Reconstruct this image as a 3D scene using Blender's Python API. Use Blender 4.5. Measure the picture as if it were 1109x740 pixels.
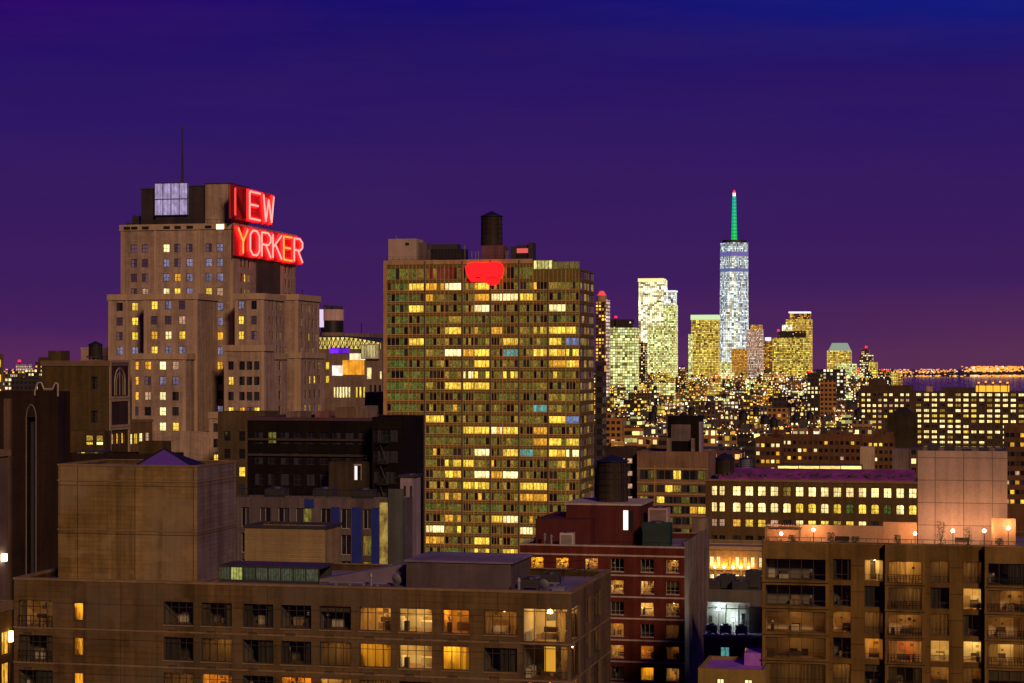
import bpy, bmesh, math, random
from mathutils import Vector, Matrix
R = math.radians
for o in list(bpy.data.objects):
    bpy.data.objects.remove(o)
scene = bpy.context.scene
COL = scene.collection
rnd = random.Random(11)

# ------------------------------------------------------------------ camera, sky, sun, exposure
F = 2144.0; CX = 554.5; HY = 396.0; H = 115.0; TH = R(13)
CS, SN = math.cos(TH), math.sin(TH)
cam_d = bpy.data.cameras.new('camera'); cam = bpy.data.objects.new('camera', cam_d); COL.objects.link(cam)
cam.location = (0, 0, H); cam.rotation_euler = (R(90), 0, 0)
cam_d.sensor_width = 36; cam_d.lens = 36 * F / 1109; cam_d.shift_y = 26 / 1109
cam_d.clip_start = 0.5; cam_d.clip_end = 80000
scene.camera = cam
scene.view_settings.view_transform = 'Standard'; scene.view_settings.look = 'None'
scene.view_settings.exposure = 0; scene.view_settings.gamma = 1; scene.view_settings.use_curve_mapping = False
cy = scene.cycles
cy.use_denoising = True
try: cy.denoiser = 'OPENIMAGEDENOISE'; cy.denoising_input_passes = 'RGB_ALBEDO_NORMAL'
except Exception: pass
cy.sample_clamp_indirect = 3; cy.max_bounces = 6; cy.diffuse_bounces = 3; cy.glossy_bounces = 3; cy.transparent_max_bounces = 8
cy.caustics_reflective = False; cy.caustics_refractive = False; cy.use_adaptive_sampling = True; cy.adaptive_threshold = 0.02

class NT:
    """small helper to write node maths"""
    def __init__(s, tree): s.t = tree; s.n = tree.nodes; s.l = tree.links
    def put(s, sock, v):
        if isinstance(v, bpy.types.NodeSocket): s.l.new(v, sock)
        elif isinstance(v, (tuple, list)):
            sock.default_value = tuple(v) + (1,) if len(v) == 3 and len(sock.default_value) == 4 else v
        else: sock.default_value = v
    def m(s, op, a, b=0.0, c=None, clamp=False):
        n = s.n.new('ShaderNodeMath'); n.operation = op; n.use_clamp = clamp
        s.put(n.inputs[0], a); s.put(n.inputs[1], b)
        if c is not None: s.put(n.inputs[2], c)
        return n.outputs[0]
    def mix(s, f, a, b, mode='MIX'):
        n = s.n.new('ShaderNodeMix'); n.data_type = 'RGBA'; n.blend_type = mode
        s.put(n.inputs[0], f); s.put(n.inputs[6], a); s.put(n.inputs[7], b)
        return n.outputs[2]
    def rng(s, v, a, b, c=0.0, d=1.0):
        n = s.n.new('ShaderNodeMapRange'); s.put(n.inputs[0], v)
        for i, x in enumerate((a, b, c, d)): s.put(n.inputs[i + 1], x)
        return n.outputs[0]
    def sep(s, v):
        n = s.n.new('ShaderNodeSeparateXYZ'); s.l.new(v, n.inputs[0]); return n.outputs
    def comb(s, x, y=0.0, z=0.0):
        n = s.n.new('ShaderNodeCombineXYZ')
        for i, v in enumerate((x, y, z)): s.put(n.inputs[i], v)
        return n.outputs[0]
    def vmul(s, v, k):
        n = s.n.new('ShaderNodeVectorMath'); n.operation = 'MULTIPLY'; s.l.new(v, n.inputs[0]); s.put(n.inputs[1], k); return n.outputs[0]
    def noise(s, v, scale, detail=4, rough=.55):
        n = s.n.new('ShaderNodeTexNoise'); s.put(n.inputs['Scale'], scale); n.inputs['Detail'].default_value = detail
        n.inputs['Roughness'].default_value = rough
        if v is not None: s.l.new(v, n.inputs['Vector'])
        return n.outputs['Fac']
    def white(s, v):
        n = s.n.new('ShaderNodeTexWhiteNoise'); n.noise_dimensions = '3D'; s.l.new(v, n.inputs['Vector'])
        return n.outputs['Value'], n.outputs['Color']
    def coord(s, k): return s.n.new('ShaderNodeTexCoord').outputs[k]
    def info(s, k): return s.n.new('ShaderNodeObjectInfo').outputs[k]

world = bpy.data.worlds.new('World'); scene.world = world; world.use_nodes = True
T = NT(world.node_tree); T.n.clear()
SUN_AZ = math.atan2(-0.954, 0.30); SUN_EL = R(24)          # low warm glow over the camera's right shoulder
SUNV = Vector((math.cos(SUN_EL) * math.cos(SUN_AZ), math.cos(SUN_EL) * math.sin(SUN_AZ), math.sin(SUN_EL)))
d = T.coord('Generated'); dx, dy, dz = T.sep(d)
ramp = T.n.new('ShaderNodeValToRGB'); cr = ramp.color_ramp; cr.interpolation = 'EASE'
stops = [(0.0, (.094, .0215, .102)), (.0215, (.060, .0145, .104)), (.045, (.046, .0120, .108)), (.087, (.036, .0105, .116)), (.124, (.0260, .0084, .128)), (.161, (.0140, .0058, .132)), (.185, (.0070, .0042, .150)), (.35, (.012, .005, .15)), (1.0, (.026, .009, .12))]
while len(cr.elements) < len(stops): cr.elements.new(0.5)
for e, (p, c) in zip(cr.elements, stops): e.position = p; e.color = c + (1,)
stretch = T.vmul(d, (3.0, 3.0, 26.0))
nz = T.noise(stretch, 1.6, 5, .6)
zz = T.m('ADD', dz, T.m('MULTIPLY', T.m('SUBTRACT', nz, .5), .022))
T.l.new(zz, ramp.inputs[0])
blue = T.m('MULTIPLY', T.rng(dx, .0, .22), T.rng(zz, .145, .185))
sky_c = T.mix(blue, ramp.outputs[0], (.001, .0115, .225))
viol = T.m('MULTIPLY', T.rng(dx, -.08, -.25), T.rng(zz, .14, .185))
sky_c = T.mix(viol, sky_c, (.032, .0020, .140))
warm = T.m('MULTIPLY', T.rng(dx, .02, .25), T.rng(dz, .045, .0))
sky_c = T.mix(warm, sky_c, (.100, .028, .084))
sky_c = T.mix(T.rng(nz, .42, .75, .0, .30), sky_c, (.050, .016, .098))
ns = T.n.new('ShaderNodeTexSky'); ns.sky_type = 'NISHITA'; ns.sun_disc = False; ns.sun_elevation = R(-4); ns.sun_rotation = math.pi / 2 - SUN_AZ
bg1 = T.n.new('ShaderNodeBackground'); T.l.new(sky_c, bg1.inputs[0]); T.l.new(T.rng(dy, -.7, .35, .38, 1.0), bg1.inputs[1])
bg2 = T.n.new('ShaderNodeBackground'); T.l.new(ns.outputs[0], bg2.inputs[0]); bg2.inputs[1].default_value = 0.01
ad = T.n.new('ShaderNodeAddShader'); T.l.new(bg1.outputs[0], ad.inputs[0]); T.l.new(bg2.outputs[0], ad.inputs[1])
wo = T.n.new('ShaderNodeOutputWorld'); T.l.new(ad.outputs[0], wo.inputs[0])
sd = bpy.data.lights.new('sun', 'SUN'); sd.energy = 1.8; sd.color = (1.0, .62, .36); sd.angle = R(7)
so = bpy.data.objects.new('sun', sd); COL.objects.link(so)
so.rotation_euler = SUNV.to_track_quat('Z', 'Y').to_euler()

# ------------------------------------------------------------------ mesh helpers
class MB:
    def __init__(s): s.v = []; s.f = []; s.mi = []; s.uv = []
    def face(s, pts, m=0, uv=None):
        i = len(s.v); s.v += [tuple(p) for p in pts]; s.f.append(tuple(range(i, i + len(pts)))); s.mi.append(m)
        s.uv.append(uv or [(0, 0)] * len(pts))
    def box(s, x0, x1, y0, y1, z0, z1, m=0, skip=''):
        a = (x0, y0, z0); b = (x1, y0, z0); c = (x1, y1, z0); d = (x0, y1, z0)
        e = (x0, y0, z1); f = (x1, y0, z1); g = (x1, y1, z1); h = (x0, y1, z1)
        X = [(x0, z0), (x1, z0), (x1, z1), (x0, z1)]; Y = [(y0, z0), (y1, z0), (y1, z1), (y0, z1)]; P = [(x0, y0), (x1, y0), (x1, y1), (x0, y1)]
        if 'f' not in skip: s.face((a, b, f, e), m, X)
        if 'r' not in skip: s.face((b, c, g, f), m, [(p[0] + 500, p[1]) for p in Y])
        if 'k' not in skip: s.face((c, d, h, g), m, [(-p[0] + 900, p[1]) for p in X])
        if 'l' not in skip: s.face((d, a, e, h), m, [(-p[0] + 1300, p[1]) for p in Y])
        if 't' not in skip: s.face((e, f, g, h), m, P)
        if 'b' not in skip: s.face((d, c, b, a), m, P)
    def bar(s, p, q, r, m=0, n=4, r2=None):
        p = Vector(p); q = Vector(q); ax = (q - p)
        if ax.length < 1e-6: return
        z = ax.normalized(); x = z.orthogonal().normalized(); y = z.cross(x); r2 = r if r2 is None else r2
        A = [p + (x * math.cos(t) + y * math.sin(t)) * r for t in [2 * math.pi * (k + .5) / n for k in range(n)]]
        B = [q + (x * math.cos(t) + y * math.sin(t)) * r2 for t in [2 * math.pi * (k + .5) / n for k in range(n)]]
        for k in range(n):
            s.face((A[k], A[(k + 1) % n], B[(k + 1) % n], B[k]), m)
        s.face(A[::-1], m); s.face(B, m)
    def cyl(s, cx, cy_, z0, z1, r0, r1, m=0, n=24, cap=True):
        A = [(cx + r0 * math.cos(2 * math.pi * k / n), cy_ + r0 * math.sin(2 * math.pi * k / n), z0) for k in range(n)]
        B = [(cx + r1 * math.cos(2 * math.pi * k / n), cy_ + r1 * math.sin(2 * math.pi * k / n), z1) for k in range(n)]
        for k in range(n):
            u0 = 2 * math.pi * r0 * k / n; u1 = 2 * math.pi * r0 * (k + 1) / n
            s.face((A[k], A[(k + 1) % n], B[(k + 1) % n], B[k]), m, [(u0, z0), (u1, z0), (u1, z1), (u0, z1)])
        if cap:
            if r1 > .01: s.face(B, m)
            s.face(A[::-1], m)
    def build(s, name, mats, parent=None, loc=None, smooth=False):
        me = bpy.data.meshes.new(name)
        me.from_pydata(s.v, [], s.f)
        if not isinstance(mats, (list, tuple)): mats = [mats]
        for m in mats: me.materials.append(m)
        me.polygons.foreach_set('material_index', s.mi)
        ul = me.uv_layers.new(name='UVMap'); flat = [c for f in s.uv for p in f for c in p]
        ul.data.foreach_set('uv', flat)
        if smooth: me.polygons.foreach_set('use_smooth', [True] * len(me.polygons))
        me.update()
        return link(name, me, parent, loc)
def link(name, me, parent=None, loc=None, rz=0):
    o = bpy.data.objects.new(name, me); COL.objects.link(o)
    if parent: o.parent = parent
    if loc: o.location = loc
    if rz: o.rotation_euler = (0, 0, rz)
    return o
def tag(o, label=None, cat=None, group=None, kind=None):
    if label: o['label'] = label
    if cat: o['category'] = cat
    if group: o['group'] = group
    if kind: o['kind'] = kind
    return o
def empty(name, loc, label, cat, rz=0, group=None):
    o = bpy.data.objects.new(name, None); COL.objects.link(o); o.location = loc; o.rotation_euler = (0, 0, rz); o.empty_display_size = .5
    return tag(o, label, cat, group)
def copy_tree(o, parent=None):
    c = o.copy(); COL.objects.link(c); c.parent = parent
    for ch in list(o.children): copy_tree(ch, c)
    return c

# ------------------------------------------------------------------ materials
def new_mat(name):
    m = bpy.data.materials.new(name); m.use_nodes = True; t = NT(m.node_tree)
    return m, t, t.n['Principled BSDF']
def M_wall(name, col, rough=.85, var=.30, streak=.30, panel=None, brick=None, joint=.55, metal=0.0, bump=.25, jw=.05, stain=0.0, grey=None, course=0.0):
    m, t, p = new_mat(name)
    oc = t.coord('Object'); uv = t.coord('UV')
    big = t.rng(t.noise(oc, .16, 6, .62), .28, .72, 1 - var, 1 + var)
    st = t.rng(t.noise(t.vmul(oc, (.9, .9, .05)), 1.0, 5, .65), .3, .7, 1 - streak, 1 + streak * .6)
    fine = t.rng(t.noise(oc, 3.2, 6, .7), .25, .75, .86, 1.14)
    k = t.m('MULTIPLY', t.m('MULTIPLY', big, st), fine)
    c = t.mix(1.0, col, t.comb(k, k, k), 'MULTIPLY')
    if course:                                                                # block courses: thin joints, each course a slightly different tone
        cu_, cv_, _c = t.sep(uv); q = t.m('DIVIDE', cv_, course); cw_, _c2 = t.white(t.comb(t.m('FLOOR', q), t.m('FLOOR', t.m('DIVIDE', cu_, course * 4.3)), 3.0))
        kk = t.m('MULTIPLY', t.rng(cw_, 0, 1, .86, 1.10), t.rng(t.m('GREATER_THAN', t.m('FRACT', q), .88), 0, 1, 1.0, .70)); c = t.mix(1.0, c, t.comb(kk, kk, kk), 'MULTIPLY')
    if grey: c = t.mix(t.rng(t.noise(t.vmul(oc, (.12, .12, .16)), 1.0, 4, .6), .42, .62), c, grey)
    if stain:                                                                 # rain-washed soot runs and patched areas
        run = t.rng(t.noise(t.vmul(oc, (.55, .55, .018)), 1.0, 4, .6), .50, .66)
        drip = t.rng(t.noise(t.vmul(oc, (2.2, 2.2, .10)), 1.0, 6, .7), .48, .70)
        pat = t.rng(t.noise(t.vmul(oc, (.35, .35, .5)), 1.0, 3, .5), .55, .60)
        c = t.mix(t.m('MULTIPLY', run, stain), c, tuple(x * .38 for x in col))
        c = t.mix(t.m('MULTIPLY', drip, stain * .6), c, tuple(x * .5 for x in col))
        c = t.mix(t.m('MULTIPLY', pat, stain * .5), c, (col[0] * 1.15, col[1] * 1.25, col[2] * 1.6))
    h = t.noise(oc, 6, 5, .6)
    if brick or panel:
        bw, bh = brick or panel
        b = t.n.new('ShaderNodeTexBrick'); t.l.new(uv, b.inputs['Vector']); b.inputs['Scale'].default_value = 1
        b.inputs['Brick Width'].default_value = bw; b.inputs['Row Height'].default_value = bh
        b.inputs['Mortar Size'].default_value = jw if panel else min(.02, bh * .12); b.inputs['Mortar Smooth'].default_value = .3
        if panel: b.offset = 0
        b.inputs['Color1'].default_value = (.92, .92, .92, 1); b.inputs['Color2'].default_value = (1.08, 1.07, 1.05, 1); b.inputs['Mortar'].default_value = (joint,) * 3 + (1,)
        c = t.mix(1.0, c, b.outputs['Color'], 'MULTIPLY')
    t.l.new(c, p.inputs['Base Color']); p.inputs['Roughness'].default_value = rough; p.inputs['Metallic'].default_value = metal
    p.inputs['Specular IOR Level'].default_value = .12
    if bump:
        bp = t.n.new('ShaderNodeBump'); bp.inputs['Strength'].default_value = bump; bp.inputs['Distance'].default_value = .03
        t.l.new(h, bp.inputs['Height']); t.l.new(bp.outputs[0], p.inputs['Normal'])
    return m
def M_lit(name, col, strength, pleat=.5, contrast=.6, sample=False, col2=None):
    """a lit window pane: curtain pleats, furniture shapes and lamp spots of the room behind; uv is 0..1 in a pane, whole part is the seed"""
    m, t, p = new_mat(name)
    u, v, _ = t.sep(t.coord('UV'))
    iu = t.m('FLOOR', u); fu = t.m('FRACT', u); r = t.info('Random')
    wv, wc = t.white(t.comb(iu, t.m('MULTIPLY', r, 317.0), 1.7))
    a, b, c_ = t.sep(wc)
    seed = t.m('ADD', t.m('MULTIPLY', iu, 3.71), t.m('MULTIPLY', r, 91.0))
    pl = t.m('SINE', t.m('ADD', t.m('MULTIPLY', fu, t.rng(a, 0, 1, 18, 42)), seed))
    plk = t.m('ADD', 1 - pleat * .5, t.m('MULTIPLY', pl, pleat * .5))
    nz = t.noise(t.comb(t.m('MULTIPLY', fu, 2.6), t.m('MULTIPLY', v, 2.2), seed), 1.5, 3, .55)
    sh = t.rng(nz, .30, .62, 1 - contrast, 1.25)
    low = t.rng(v, 0.0, .35, t.rng(b, 0, 1, .35, 1.0), 1.0)
    k = t.m('MULTIPLY', t.m('MULTIPLY', plk, sh), t.m('MULTIPLY', low, t.rng(wv, 0, 1, .55, 1.25)))
    col2 = col2 or (min(1, col[0] * 1.1), min(1, col[1] * 1.22), min(1, col[2] * 1.3 + .03))
    e = t.mix(t.rng(nz, .5, .75), col, col2)
    p.inputs['Base Color'].default_value = (.02, .02, .02, 1); p.inputs['Roughness'].default_value = .15
    t.l.new(e, p.inputs['Emission Color']); t.l.new(t.m('MULTIPLY', k, strength), p.inputs['Emission Strength'])
    if not sample: m.cycles.emission_sampling = 'NONE'
    return m
def M_emit(name, col, s, sample=True):
    m, t, p = new_mat(name)
    p.inputs['Base Color'].default_value = (.05, .05, .05, 1)
    p.inputs['Emission Color'].default_value = tuple(col) + (1,); p.inputs['Emission Strength'].default_value = s
    if not sample: m.cycles.emission_sampling = 'NONE'
    return m
def M_glass_dark(name, col=(.012, .012, .016), rough=.06):
    m, t, p = new_mat(name)
    r = t.info('Random'); u, v, _ = t.sep(t.coord('UV'))
    iu = t.m('FLOOR', u)
    wv, wc = t.white(t.comb(iu, t.m('MULTIPLY', r, 77.0), 4.0))
    fu = t.m('FRACT', u)
    pl = t.m('ADD', .8, t.m('MULTIPLY', t.m('SINE', t.m('MULTIPLY', fu, 30.0)), .2))
    cur = t.m('MULTIPLY', t.m('GREATER_THAN', wv, .55), t.m('LESS_THAN', fu, t.rng(t.sep(wc)[0], 0, 1, .2, 1.1)))
    c = t.mix(t.m('MULTIPLY', cur, pl), col, tuple(x * 3 + .012 for x in col))
    t.l.new(c, p.inputs['Base Color']); p.inputs['Roughness'].default_value = rough; p.inputs['Specular IOR Level'].default_value = .6
    return m
def M_plain(name, col, rough=.7, metal=0.0, spec=.4, var=.15, scale=.6):
    m, t, p = new_mat(name)
    k = t.rng(t.noise(t.coord('Object'), scale, 5, .6), .3, .7, 1 - var, 1 + var)
    t.l.new(t.mix(1.0, col, t.comb(k, k, k), 'MULTIPLY'), p.inputs['Base Color'])
    p.inputs['Roughness'].default_value = rough; p.inputs['Metallic'].default_value = metal; p.inputs['Specular IOR Level'].default_value = spec
    return m
def M_pane(name):
    m, t, p = new_mat(name); t.n.remove(p)
    tr = t.n.new('ShaderNodeBsdfTransparent'); tr.inputs[0].default_value = (.86, .88, .86, 1)
    gl = t.n.new('ShaderNodeBsdfGlossy'); gl.inputs['Roughness'].default_value = .03; gl.inputs[0].default_value = (.7, .68, .7, 1)
    fr = t.n.new('ShaderNodeFresnel'); fr.inputs[0].default_value = 1.5
    mx = t.n.new('ShaderNodeMixShader'); t.l.new(t.m('MULTIPLY', fr.outputs[0], .8), mx.inputs[0]); t.l.new(tr.outputs[0], mx.inputs[1]); t.l.new(gl.outputs[0], mx.inputs[2])
    t.l.new(mx.outputs[0], t.n['Material Output'].inputs[0]); return m
def M_facade(name, cw, ch, prob, colA, colB, strength, wa=.18, wb=.25, wt=.2, row=0.0, glass=(.02, .02, .025), soft=False):
    """wall with a grid of small windows for buildings a kilometre or more away; uv in metres, wall colour from the object colour"""
    m, t, p = new_mat(name)
    u, v, _ = t.sep(t.coord('UV')); r = t.info('Random'); oc = t.coord('Object')
    cu = t.m('DIVIDE', u, cw); cv = t.m('DIVIDE', v, ch)
    iu = t.m('FLOOR', cu); iv = t.m('FLOOR', cv); fu = t.m('FRACT', cu); fv = t.m('FRACT', cv)
    sd_ = t.m('MULTIPLY', r, 413.0)
    w1, c1 = t.white(t.comb(iu, iv, sd_)); a, b, c = t.sep(c1)
    rw, _c = t.white(t.comb(iv, 7.3, sd_))
    clump = t.noise(t.comb(t.m('ADD', t.m('MULTIPLY', iu, .22), sd_), t.m('MULTIPLY', iv, .3), 0.0), 1.0, 2)
    pr = t.m('ADD', t.m('MULTIPLY', t.rng(clump, .3, .7, .35, 1.5), prob), t.m('MULTIPLY', t.m('GREATER_THAN', rw, .72), row))
    lit = t.m('LESS_THAN', w1, pr)
    mask = t.m('MULTIPLY', t.m('MULTIPLY', t.m('GREATER_THAN', fu, wa), t.m('LESS_THAN', fu, 1 - wa)), t.m('MULTIPLY', t.m('GREATER_THAN', fv, wb), t.m('LESS_THAN', fv, 1 - wt)))
    k = t.rng(t.noise(oc, .08, 5, .6), .3, .7, .75, 1.25)
    wall = t.mix(1.0, t.info('Color'), t.comb(k, k, k), 'MULTIPLY')
    t.l.new(t.mix(mask, wall, glass), p.inputs['Base Color'])
    t.l.new(t.rng(mask, 0, 1, .85, .2), p.inputs['Roughness'])
    t.l.new(t.mix(b, colA, colB), p.inputs['Emission Color'])
    t.l.new(t.m('MULTIPLY', t.m('MULTIPLY', lit, mask), t.m('MULTIPLY', t.rng(t.m('MULTIPLY', c, c), 0, 1, .25, 1.3), strength)), p.inputs['Emission Strength'])
    if soft:                                                                  # nearly every window lit: bays and floors differ in brightness, thin dark floor and bay lines between
        bay = t.noise(t.comb(t.m('ADD', t.m('MULTIPLY', iu, .55), sd_), t.m('MULTIPLY', iv, .10), 0.0), 1.0, 3, .7)
        flo = t.noise(t.comb(sd_, t.m('MULTIPLY', iv, .45), 2.0), 1.0, 3, .7)
        cel = t.noise(t.comb(t.m('ADD', t.m('MULTIPLY', iu, .8), sd_), t.m('MULTIPLY', iv, .8), 5.0), 1.0, 2, .6)
        kk = t.m('MULTIPLY', t.m('MULTIPLY', t.rng(bay, .3, .65, .35, 1.2), t.rng(flo, .3, .6, .45, 1.15)), t.m('MULTIPLY', t.rng(cel, .36, .62, .08, 1.2), t.rng(w1, 0, 1, .7, 1.2)))
        t.l.new(t.m('MULTIPLY', t.m('MULTIPLY', kk, t.rng(mask, 0, 1, .12, 1.0)), strength * soft), p.inputs['Emission Strength'])
        t.l.new(t.mix(t.rng(bay, .35, .65), colA, colB), p.inputs['Emission Color'])
    m.cycles.emission_sampling = 'NONE'
    return m

AMB = (1.0, .45, .035); YEL = (1.0, .62, .06); WHT = (1.0, .80, .34); LIL = (.60, .50, .82); PNK = (1.0, .55, .32); TEA = (.25, .85, .75); BLU = (.35, .5, 1.0); GRN = (.55, .85, .30)
LIT = {
 'amber': M_lit('lit_amber', AMB, 1.35), 'yellow': M_lit('lit_yellow', YEL, 1.75), 'white': M_lit('lit_white', WHT, 2.1, contrast=.4),
 'lilac': M_lit('sky_sheen_lilac', LIL, .50), 'pink': M_lit('lit_pink', PNK, .8), 'teal': M_lit('lit_teal', TEA, .6), 'blue': M_lit('lit_blue', BLU, .6),  # lilac: sky reflection in unlit panes, put in as glow
 'olive': M_lit('lit_olive', (.95, .78, .10), .20, contrast=.9), 'green': M_lit('lit_green', (.60, .85, .14), .18, contrast=.85), 'dim': M_lit('lit_dim', (1.0, .60, .08), .50, contrast=.85),
 'dark': M_glass_dark('glass_dark'), 'sky': M_glass_dark('glass_sky', (.10, .08, .17), .2),  # sky: violet sky reflection put into the pane colour
 'cream': M_lit('lit_cream', (1.0, .72, .27), 1.9, contrast=.5, pleat=.2),
}
m_frame = M_plain('window_frame_dark', (.035, .032, .03), .5)
m_frame_l = M_plain('window_frame_pale', (.35, .30, .24), .6)
m_frame_b = M_plain('window_frame_bronze', (.09, .06, .035), .5, .3)
m_roof = M_plain('roof_membrane', (.16, .12, .17), .8, var=.4, scale=.25)
m_roof_d = M_plain('roof_dark', (.05, .045, .05), .85, var=.4, scale=.25)
m_black = M_plain('black_metal', (.015, .014, .015), .5, .2)
m_steel = M_plain('galvanised_steel', (.30, .29, .30), .45, .6)
m_dark = M_plain('dark_steel', (.05, .045, .05), .55, .4)
m_wood = M_wall('tank_wood', (.045, .032, .026), .9, .3, .5, brick=(.22, 30.0), joint=.4)
m_pane = M_pane('clear_glass')
m_stone = M_wall('pale_stone', (.36, .30, .24), .85, .2, .3)
# ------------------------------------------------------------------ a building standing on the street grid
class B:
    """front runs along local x, depth along local y; px values turn into local metres once, at the building's own distance"""
    def __init__(s, name, label, cat, pxL, pxR, D, th=TH, group=None):
        s.th = th; s.c = math.cos(th); s.s = math.sin(th)
        XR = (pxR - CX) / F * D; t = (pxL - CX) / F
        s.w = (XR - t * D) / (s.c + t * s.s)
        s.X0 = XR - s.w * s.c; s.Y0 = D + s.w * s.s
        s.root = empty(name, (s.X0, s.Y0, 0), label, cat, -th, group)
        s.k = 0
    def U(s, px, y=0.0):
        t = (px - CX) / F; X = s.X0 + y * s.s; Y = s.Y0 + y * s.c
        return (t * Y - X) / (s.c + t * s.s)
    def V(s, px, x):
        t = (px - CX) / F; X = s.X0 + x * s.c; Y = s.Y0 - x * s.s
        return (t * Y - X) / (s.s - t * s.c)
    def Z(s, py, x=None, y=0.0):
        x = s.w if x is None else x
        return H + (HY - py) / F * (s.Y0 - x * s.s + y * s.c)
    def world(s, x, y, z):
        return (s.X0 + x * s.c + y * s.s, s.Y0 - x * s.s + y * s.c, z)
def fmap(face, vol):
    x0, x1, y0, y1 = vol
    if face == 'f': return lambda u, d, v: (u, y0 + d, v)
    if face == 'r': return lambda u, d, v: (x1 - d, u, v)
    if face == 'l': return lambda u, d, v: (x0 + d, u, v)
    return lambda u, d, v: (u, y1 - d, v)
def facade(mb, fm, U0, U1, Z0, Z1, wins, rec, m=0, mr=None, uo=0):
    mr = m if mr is None else mr
    q = lambda x: round(x, 3)
    wins = [(q(max(a, U0)), q(min(b, U1)), q(max(c, Z0)), q(min(e, Z1))) for a, b, c, e in (w[:4] for w in wins) if b > U0 and a < U1 and e > Z0 and c < Z1]
    us = sorted({q(U0), q(U1)} | {w[0] for w in wins} | {w[1] for w in wins}); vs = sorted({q(Z0), q(Z1)} | {w[2] for w in wins} | {w[3] for w in wins})
    def quad(a, b, c, e): mb.face((fm(a, 0, c), fm(b, 0, c), fm(b, 0, e), fm(a, 0, e)), m, [(a + uo, c), (b + uo, c), (b + uo, e), (a + uo, e)])
    for j in range(len(vs) - 1):
        c, e = vs[j], vs[j + 1]; mid = (c + e) / 2
        row = [w for w in wins if w[2] < mid < w[3]]
        st = None
        for i in range(len(us) - 1):
            um = (us[i] + us[i + 1]) / 2; hole = any(w[0] < um < w[1] for w in row)
            if not hole and st is None: st = us[i]
            if hole and st is not None: quad(st, us[i], c, e); st = None
        if st is not None: quad(st, us[-1], c, e)
    if rec:
        for a, b, c, e in wins:
            for p, r_ in (((a, c), (a, e)), ((b, e), (b, c)), ((a, e), (b, e)), ((b, c), (a, c))):
                mb.face((fm(p[0], 0, p[1]), fm(p[0], rec, p[1]), fm(r_[0], rec, r_[1]), fm(r_[0], 0, r_[1])), mr, [(p[0], p[1])] * 4)
def shell(b, vol, z0, z1, mats, front=(), right=(), left=(), rec=.25, par=.9, pt=.35, name='wall', parent=None, roof_mat=None, coping=None, mside=0):
    """outer walls with real window openings, parapet and roof deck"""
    parent = parent or b.root
    x0, x1, y0, y1 = vol; mb = MB()
    facade(mb, fmap('f', vol), x0, x1, z0, z1, front, rec)
    facade(mb, fmap('r', vol), y0, y1, z0, z1, right, rec, m=mside, uo=500)
    facade(mb, fmap('l', vol), y0, y1, z0, z1, left, rec, uo=900)
    facade(mb, fmap('k', vol), x0, x1, z0, z1, (), rec, uo=1300)
    a0, a1, b0, b1 = x0 + pt, x1 - pt, y0 + pt, y1 - pt; zr = z1 - par
    for P, Q, S, W in (((x0, y0), (x1, y0), (a1, b0), (a0, b0)), ((x1, y0), (x1, y1), (a1, b1), (a1, b0)), ((x1, y1), (x0, y1), (a0, b1), (a1, b1)), ((x0, y1), (x0, y0), (a0, b0), (a0, b1))):
        mb.face([p + (z1,) for p in (P, Q, S, W)])
        mb.face([W + (z1,), S + (z1,), S + (zr,), W + (zr,)])
    o = mb.build(name, mats, parent)
    rb = MB(); rb.face(((a0, b0, zr), (a1, b0, zr), (a1, b1, zr), (a0, b1, zr)), 0, [(a0, b0), (a1, b0), (a1, b1), (a0, b1)])
    rb.build('roof', roof_mat or m_roof, o if parent is b.root else parent)
    if coping:
        cm, ch, cp = coping; c = MB()
        c.box(x0 - cp, x1 + cp, y0 - cp, y0 + pt + .02, z1 - ch, z1 + .06); c.box(x1 - pt - .02, x1 + cp, y0 + pt + .021, y1 + cp, z1 - ch, z1 + .06)
        c.box(x0 - cp, x0 + pt + .02, y0 + pt + .021, y1 + cp, z1 - ch, z1 + .06); c.box(x0 + pt + .021, x1 - pt - .021, y1 - pt, y1 + cp, z1 - ch, z1 + .06)
        c.build('cornice', cm, o if parent is b.root else parent)
    return o
SEED = [0]
def win_into(mb, fm, a, b, c, e, dep, nx, nz, ft, mp, mf=0, split=None, arch=False):
    """frame bars and panes of one window; mp = material slot of its panes"""
    d0, d1 = dep - .05, dep + .03
    def fbar(u0, u1, v0, v1, dd=0):
        P = [fm(u, d, v) for d in (d0 - dd, d1) for u, v in ((u0, v0), (u1, v0), (u1, v1), (u0, v1))]
        for q in ((0, 1, 2, 3), (0, 4, 5, 1), (1, 5, 6, 2), (2, 6, 7, 3), (3, 7, 4, 0)): mb.face([P[i] for i in q], mf)
    fbar(a, b, c, c + ft); fbar(a, b, e - ft, e); fbar(a, a + ft, c + ft, e - ft); fbar(b - ft, b, c + ft, e - ft)
    for i in range(1, nx):
        u = a + (b - a) * i / nx; fbar(u - ft * .4, u + ft * .4, c + ft, e - ft, -.004)
    zs = split if split else [i / nz for i in range(1, nz)]
    for z in zs:
        v = c + (e - c) * z; fbar(a + ft, b - ft, v - ft * .4, v + ft * .4, -.008)
    if arch:
        r = (b - a) / 2; um = (a + b) / 2; n = 6
        for sgn in (-1, 1):
            pts = [fm(um + sgn * r, d0 - .01, e)] + [fm(um + sgn * r * math.cos(t), d0 - .01, e - r * .8 + r * .8 * math.sin(t)) for t in [math.pi / 2 * k / n for k in range(n + 1)]]
            mb.face(pts, mf)
    if isinstance(mp, int): mp = [mp] * nx
    for i in range(nx):
        SEED[0] = (SEED[0] + 7) % 1013; s = SEED[0]
        u0 = a + (b - a) * i / nx; u1 = a + (b - a) * (i + 1) / nx
        mb.face((fm(u0, dep, c), fm(u1, dep, c), fm(u1, dep, e), fm(u0, dep, e)), mp[i], [(s + .01, 0), (s + .99, 0), (s + .99, 1), (s + .01, 1)])
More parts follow.
